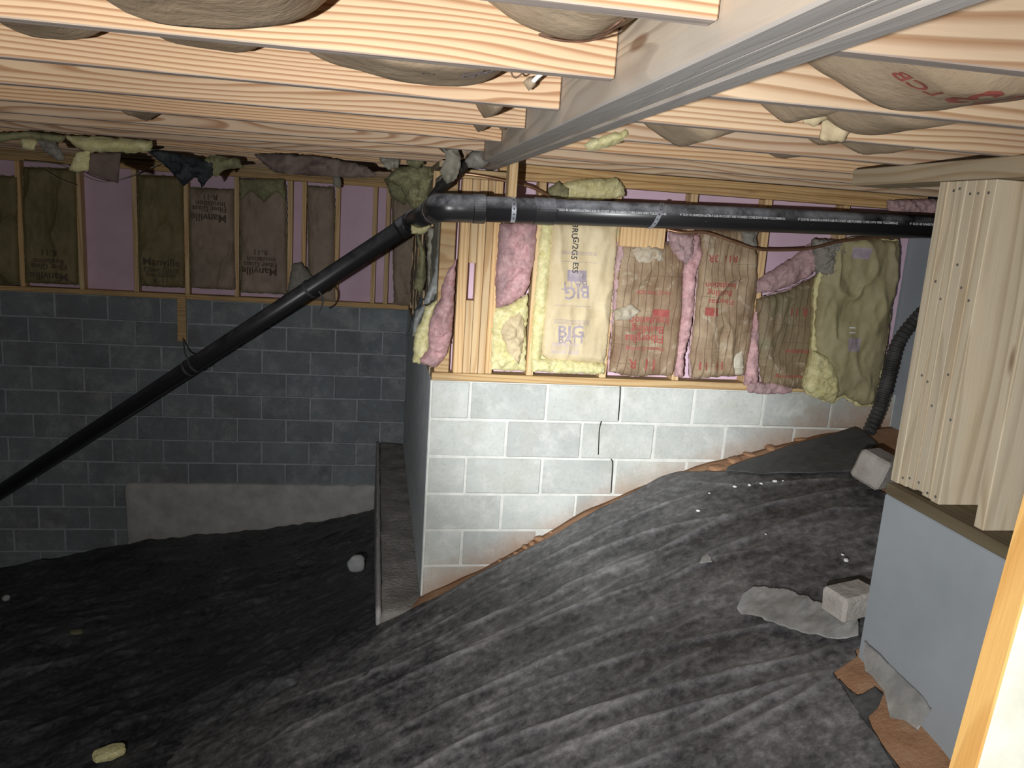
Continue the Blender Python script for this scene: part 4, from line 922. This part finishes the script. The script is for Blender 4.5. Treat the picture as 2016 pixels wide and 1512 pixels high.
board('wall_stud', 1.437, 1.577, -2.106, -2.068, .041, 1.033, M['post'], 'single stud on the grey wall beside the wide post pack', 'stud', warp=.002, seed=50)
# door jamb close by on the right
JY = -3.28
top = pl(2016, 960, 1, JY); bot = pl(1865, 1512, 1, JY)
jz0, jz1 = float(G(bot[0], JY))-.02, JZ-.002
k_ = (top[0]-bot[0])/(top[2]-bot[2])
xb = bot[0]+k_*(jz0-bot[2]); xt = bot[0]+k_*(jz1-bot[2])
V, F = box_vf(0, .09, JY-.038, JY, 0, 1, .002)
V[:, 0] += xb+(xt-xb)*V[:, 2]; V[:, 2] = jz0+(jz1-jz0)*V[:, 2]
jb = mk('opening_jamb', V, F, [M['jamb'], M['jamb_side']], label='pine board with glare coloured into its near face, standing upright before the grey wall', cat='board')
for p_ in jb.data.polygons:
    if p_.normal.x < -.5: p_.material_index = 1

# ------------------------------------------------------------------ plastic sheets on the ground
def seg_d(P, a, b):
    a = np.array(a); b = np.array(b); e = b-a; L = e@e; t = np.clip(((P-a)@e)/max(L, 1e-9), 0, 1); C = a+t[:, None]*e
    return np.hypot(*(P-C).T), t
def ridge_field(P, ridges):
    z = np.zeros(len(P))
    for pts, h, wd in ridges:
        D = np.full(len(P), 9.); T = np.zeros(len(P)); n = len(pts)-1
        bb0 = np.min(pts, 0)-.15; bb1 = np.max(pts, 0)+.15; sel = ((P > bb0) & (P < bb1)).all(1)
        if not sel.any(): continue
        Ps = P[sel]; Ds = np.full(len(Ps), 9.); Ts = np.zeros(len(Ps))
        for i in range(n):
            d, t = seg_d(Ps, pts[i], pts[i+1]); k = d < Ds; Ds[k] = d[k]; Ts[k] = (i+t[k])/n
        z[sel] += .75*h*np.exp(-(Ds/(wd*.7))**1.2)*np.sin(PI*np.clip(Ts*.94+.03, 0, 1))**.5
    return z
rs = np.random.RandomState(7)
def pxr(lst): return [np.array(gnd(x, y)) for x, y in lst]
RID = [([(1640, 1322), (1500, 1357), (1416, 1380), (1250, 1425), (1050, 1490)], .022, .016), ([(1640, 1324), (1520, 1375), (1416, 1428), (1280, 1480)], .018, .014), ([(1638, 1328), (1590, 1368), (1520, 1405), (1440, 1450)], .016, .014),
    ([(1690, 1240), (1540, 1232), (1416, 1254), (1250, 1290), (1080, 1345), (900, 1420)], .020, .016), ([(1690, 1266), (1560, 1302), (1416, 1334), (1250, 1375), (1050, 1440), (850, 1500)], .020, .018),
    ([(1690, 962), (1560, 986), (1440, 1022), (1330, 1036), (1150, 1096), (950, 1182), (800, 1262)], .020, .016), ([(1660, 975), (1450, 1012), (1300, 1086), (1130, 1152), (900, 1242), (700, 1340)], .022, .018),
    ([(1715, 1004), (1640, 1006), (1500, 1052), (1300, 1142), (1100, 1212), (850, 1312), (600, 1430)], .022, .018), ([(1510, 1080), (1400, 1104), (1300, 1152), (1180, 1195)], .018, .014),
    ([(1290, 940), (1200, 988), (1080, 1062), (950, 1132), (830, 1202), (760, 1245)], .014, .02), ([(1400, 968), (1300, 998), (1180, 1052), (1000, 1142), (850, 1222)], .018, .016),
    ([(1340, 950), (1440, 960), (1560, 952), (1680, 945)], .018, .014), ([(1420, 1170), (1300, 1215), (1100, 1290), (880, 1390), (700, 1480)], .020, .018)]
RID = [(pxr(a), h, wd) for a, h, wd in RID]
for i in range(44):
    x, y = rs.uniform(600, 1600), rs.uniform(1030, 1500); L = rs.uniform(90, 330); sl = rs.uniform(.33, .56); pts = []
    for k in range(5):
        pts.append((x-L*k/4, y+L*sl*k/4+rs.uniform(-5, 5)))
    if any(p[1] < 1180-(p[0]-840)*.46+25 for p in pts): continue
    RID.append((pxr(pts), rs.uniform(.004, .013), rs.uniform(.012, .024)))
def sheet(name, poly, lift, ridges, mat, label, res=.016, amp=.012, seed=0, th=.004, jit=0, curl=.0, extra=None, cat='plastic sheet', parent=None):
    poly = [np.array(p) for p in poly]
    if jit: poly = jitter_poly(poly, .09, jit, seed)
    pts, d, Q = poly_grid(poly, res)
    z = G(pts[:, 0], pts[:, 1])+lift+ridge_field(pts, ridges)*np.clip(d/.03, 0, 1)
    c, s = math.cos(.6), math.sin(.6); u = pts[:, 0]*c+pts[:, 1]*s; v = -pts[:, 0]*s+pts[:, 1]*c
    z = z+amp*np.abs(fbm(np.stack([u*2.2, v*9, u*0], 1), 4, seed))+amp*.55*fbm(np.stack([u*9, v*22, u*0], 1), 3, seed+4)+.02*amp
    if extra is not None: z = z+extra(pts)
    n = len(pts); V = np.concatenate([np.c_[pts, z], np.c_[pts, z-th]])
    F = [list(q) for q in Q]+[[q[3]+n, q[2]+n, q[1]+n, q[0]+n] for q in Q]; cnt = {}
    for q in Q:
        for k in range(4):
            a, b = q[k], q[(k+1) % 4]
            if (b, a) in cnt: cnt.pop((b, a))
            else: cnt[(a, b)] = 1
    for a, b in cnt: F.append([b, a, a+n, b+n])
    o = mk(name, V, F, mat, parent, None, True, label, cat)
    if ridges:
        fd = ridge_field(pts, [(a, 1/.75, .012) for a, h, wd in ridges if h > .0075])*(.55+.45*fbm(np.stack([u*5, v*5, u*0], 1), 3, seed+40))  # crest mask for the painted light lines
        at_ = o.data.attributes.new('fold_light', 'FLOAT', 'POINT'); at_.data.foreach_set('value', np.tile(np.clip(fd, 0, 1), 2).astype(np.float32))
    return o
main = [gnd(x, y) for x, y in ((757, 1228), (850, 1182), (920, 1143), (1000, 1100), (1080, 1061), (1150, 1020), (1230, 980), (1300, 942), (1335, 931), (1400, 930), (1500, 931), (1600, 930), (1690, 928), (1712, 955))]
main += [(2.15, -1.0), (2.1, -1.60), (1.422, -1.655)]+[gnd(x, y) for x, y in ((1686, 1296), (1640, 1326), (1690, 1405), (1752, 1500), (1790, 1560))]
main += [(1.05, -4.3), (-1.0, -4.3), (-1.75, -3.4), gnd(150, 1530), gnd(280, 1462), gnd(420, 1392), gnd(520, 1336), gnd(640, 1280)]
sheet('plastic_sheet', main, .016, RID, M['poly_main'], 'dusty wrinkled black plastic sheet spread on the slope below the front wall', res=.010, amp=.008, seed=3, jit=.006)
RL = []
for i in range(60):
    x, y = rs.uniform(60, 740), rs.uniform(1040, 1480); L = rs.uniform(80, 260); sl = rs.uniform(.12, .42)
    if y < 1130-x*.13+20: continue
    RL.append((pxr([(x-L*k/4, y+L*sl*k/4+rs.uniform(-4, 4)) for k in range(5)]), rs.uniform(.008, .028), rs.uniform(.014, .035)))
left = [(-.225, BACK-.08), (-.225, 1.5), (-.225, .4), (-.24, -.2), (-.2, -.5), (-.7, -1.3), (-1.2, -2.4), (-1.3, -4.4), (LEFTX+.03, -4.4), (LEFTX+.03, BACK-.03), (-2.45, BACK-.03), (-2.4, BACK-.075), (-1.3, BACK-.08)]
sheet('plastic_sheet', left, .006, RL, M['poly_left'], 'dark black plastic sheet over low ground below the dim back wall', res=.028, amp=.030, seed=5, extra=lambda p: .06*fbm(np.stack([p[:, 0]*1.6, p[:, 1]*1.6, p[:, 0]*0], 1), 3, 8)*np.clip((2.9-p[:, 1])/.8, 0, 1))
flap = [gnd(x, y) for x, y in ((1428, 934), (1432, 926), (1465, 914), (1500, 905), (1545, 886), (1600, 872), (1650, 858), (1682, 847), (1705, 862), (1726, 880), (1700, 905), (1690, 934), (1600, 938), (1500, 939))]
sheet('plastic_sheet', flap, .03, [], M['poly_dark'], 'small smooth black plastic flap near the hose end', res=.013, amp=.006, seed=6)
low = [gnd(x, y, .0) for x, y in ((1645, 1335), (1668, 1362), (1690, 1378), (1722, 1358), (1738, 1372), (1728, 1398), (1706, 1420), (1720, 1450), (1770, 1520), (1800, 1560), (1760, 1560), (1700, 1440))]
sheet('plastic_sheet', low, .012, [], M['poly_dark'], 'narrow dark plastic strip on red soil beside the grey wall', res=.010, amp=.006, seed=9)
# clear film scraps
film = [gnd(x, y, .05) for x, y in ((1450, 1200), (1462, 1178), (1482, 1163), (1505, 1158), (1560, 1163), (1600, 1180), (1640, 1196), (1688, 1215), (1690, 1252), (1640, 1252), (1590, 1246), (1545, 1232), (1505, 1224), (1475, 1212))]
sheet('clear_film', film, .045, [], M['clear'], 'crumpled translucent plastic film draped by the broken block', res=.008, amp=.034, seed=12, cat='plastic film')
film2 = [(1.418, -1.70), (1.418, -2.06), (1.37, -2.08), (1.35, -1.98), (1.375, -1.90), (1.37, -1.80), (1.395, -1.74)]
sheet('clear_film', film2, .03, [], M['clear'], 'strip of clear film along the foot of the grey wall', res=.010, amp=.02, seed=13, cat='plastic film', jit=.006, extra=lambda p: .06*np.clip((p[:, 0]-1.35)/.06, 0, 1))
film3 = [gnd(x, y) for x, y in ((1376, 1118), (1382, 1102), (1392, 1098), (1398, 1106), (1400, 1116))]
sheet('clear_film', film3, .03, [], M['clear'], 'tiny clear film scrap alone on the dusty black sheet', res=.006, amp=.012, seed=14, cat='plastic film')
# ------------------------------------------------------------------ stones, broken block, soil clods, chips
def lump(name, c, dims, mat, label, cat, rot=0, seed=0, box=.0, amp=.12, sub=3, group=None, tilt=(0, 0)):
    bm = bmesh.new(); bmesh.ops.create_icosphere(bm, subdivisions=sub, radius=1); bm.verts.index_update()
    V = np.array([v.co[:] for v in bm.verts]); F = [[v.index for v in f.verts] for f in bm.faces]; bm.free()
    if box: mx = np.abs(V).max(1, keepdims=True); V = V*(1-box)+V/mx*box*.85
    V = V*(1+amp*fbm(V*1.6+seed*7, 3, seed)[:, None]); V = V*np.array(dims)/2
    Rm_ = np.array((Matrix.Rotation(rot, 3, 'Z') @ Matrix.Rotation(tilt[0], 3, 'X') @ Matrix.Rotation(tilt[1], 3, 'Y')))
    V = V@Rm_.T; V[:, 2] -= V[:, 2].min()+.0
    return mk(name, V+np.array(c), F, mat, None, tuple(c), box < .5, label, cat, group)
def brick_piece(c, dims, rot, tilt, label, seed):
    V, F = rough_box(-dims[0]/2, dims[0]/2, -dims[1]/2, dims[1]/2, -dims[2]/2, dims[2]/2, .03, .008, seed)
    R_ = np.array(Matrix.Rotation(rot, 3, 'Z') @ Matrix.Rotation(tilt[0], 3, 'X') @ Matrix.Rotation(tilt[1], 3, 'Y')); V = V@R_.T
    V[:, 2] -= V[:, 2].min(); return mk('concrete_block', V+np.array(c), F, M['rock'], None, tuple(c), False, label, 'concrete block')
p = gnd(1722, 958); brick_piece((p[0], p[1], float(G(*p))+.005), (.17, .15, .15), .5, (.25, .1), 'broken concrete block lying behind the wide post pack', 3)
p = gnd(1668, 1222); brick_piece((p[0], p[1], float(G(*p))+.035), (.18, .12, .10), .25, (.05, -.08), 'broken concrete block against the end of the grey wall, under film', 5)
p = gnd(701, 1128); lump('stone', (p[0], p[1], float(G(*p))+.02), (.13, .06, .13), M['stone'], 'pale rounded stone on the dark sheet beside the plastered wall footing', 'stone', .3, 2, .12, .25)
for i, (x, y, s) in enumerate(((1062, 1066, .05), (1048, 1074, .045), (1034, 1082, .04), (1018, 1094, .035), (1005, 1100, .03), (985, 1108, .03), (1085, 1050, .02))):
    p = gnd(x, y, 0); lump('soil_clod', (p[0], p[1]+.01, float(G(*p))-.004), (s*1.2, s*.8, s*.6), M['soil'], 'red clay clod in the row along the foot of the front block wall', 'clod', i, i+3, 0, .3, 2, 'clay clods along the front wall')
for i, (x, y, s) in enumerate(((1418, 924, .10), (1450, 908, .10), (1520, 882, .09), (1480, 896, .07), (1580, 866, .08))):
    p = gnd(x, y, 0); lump('soil_clod', (p[0], p[1]+.02, float(G(*p))-.02), (s*1.3, s*.7, s*.38), M['soil'], 'larger red clay lump between the front wall and the smooth black flap', 'clod', i*.7, i+13, .2, .25, 3, 'clay lumps above the black flap')
for i, (x, y, s) in enumerate(((1374, 1010, .022), (1665, 1108, .030), (1658, 1096, .016), (1446, 962, .022), (1475, 959, .024), (1498, 956, .02), (1525, 952, .026), (1541, 950, .014), (1507, 1055, .012), (1396, 974, .012))):
    p = gnd(x, y, .03); lump('paint_chip', (p[0], p[1], float(G(*p))+.036), (s, s*.7, s*.5), M['white'], 'tiny white chip lying on the dusty black sheet', 'chip', i, i, .3, .3, 2, 'white chips on the black sheet')
p = gnd(216, 1498); lump('foam_scrap', (p[0], p[1], float(G(*p))+.03), (.16, .09, .05), M['fg_yellow'], 'yellow wool scrap on dark sheet beside the sheet overlap', 'scrap', .5, 4, .5, .2, 3)
p = gnd(150, 1254); lump('foam_scrap', (p[0], p[1], float(G(*p))+.03), (.09, .06, .03), M['fg_olive'], 'small olive scrap alone on the dark sheet', 'scrap', .2, 5, .5, .2, 2)
p = gnd(13, 1188); lump('stone', (p[0], p[1], float(G(*p))+.03), (.06, .05, .05), M['stone'], 'small pale pebble far out on the dark sheet', 'stone', .3, 6, .2, .2, 2)
# cracks in the front wall
for i, lst in enumerate(([(1221, 757), (1220, 790), (1217, 828)], [(1184, 829), (1180, 845), (1179, 865), (1178, 895)], [(1203, 904), (1206, 914), (1203, 970)])):
    P_ = [pl(x, y, 1, -.001) for x, y in lst]; mk('crack', *tube_vf(spline(P_, 4), .0032, 6), M['dark'], wf)
# corrugated hose
hp = spline([pl(1850, 585, 1, -.42), pl(1800, 632, 1, -.42), pl(1765, 680, 1, -.42), pl(1748, 740, 1, -.42), pl(1732, 800, 1, -.44), pl(1710, 852, 1, -.48)], 14)
# resample for even corrugation
hp = np.array(hp); L = np.r_[0, np.cumsum(np.linalg.norm(np.diff(hp, axis=0), axis=1))]; nn = int(L[-1]/.006)
hq = [np.array([np.interp(s, L, hp[:, k]) for k in range(3)]) for s in np.linspace(0, L[-1], nn)]
mk('corrugated_hose', *tube_vf(hq, .03, 20, rfun=lambda i: .0335 if (i//2) % 2 else .029), M['hose'], smooth=False, label='black corrugated hose curving down to the soil beside the post pack', cat='hose')
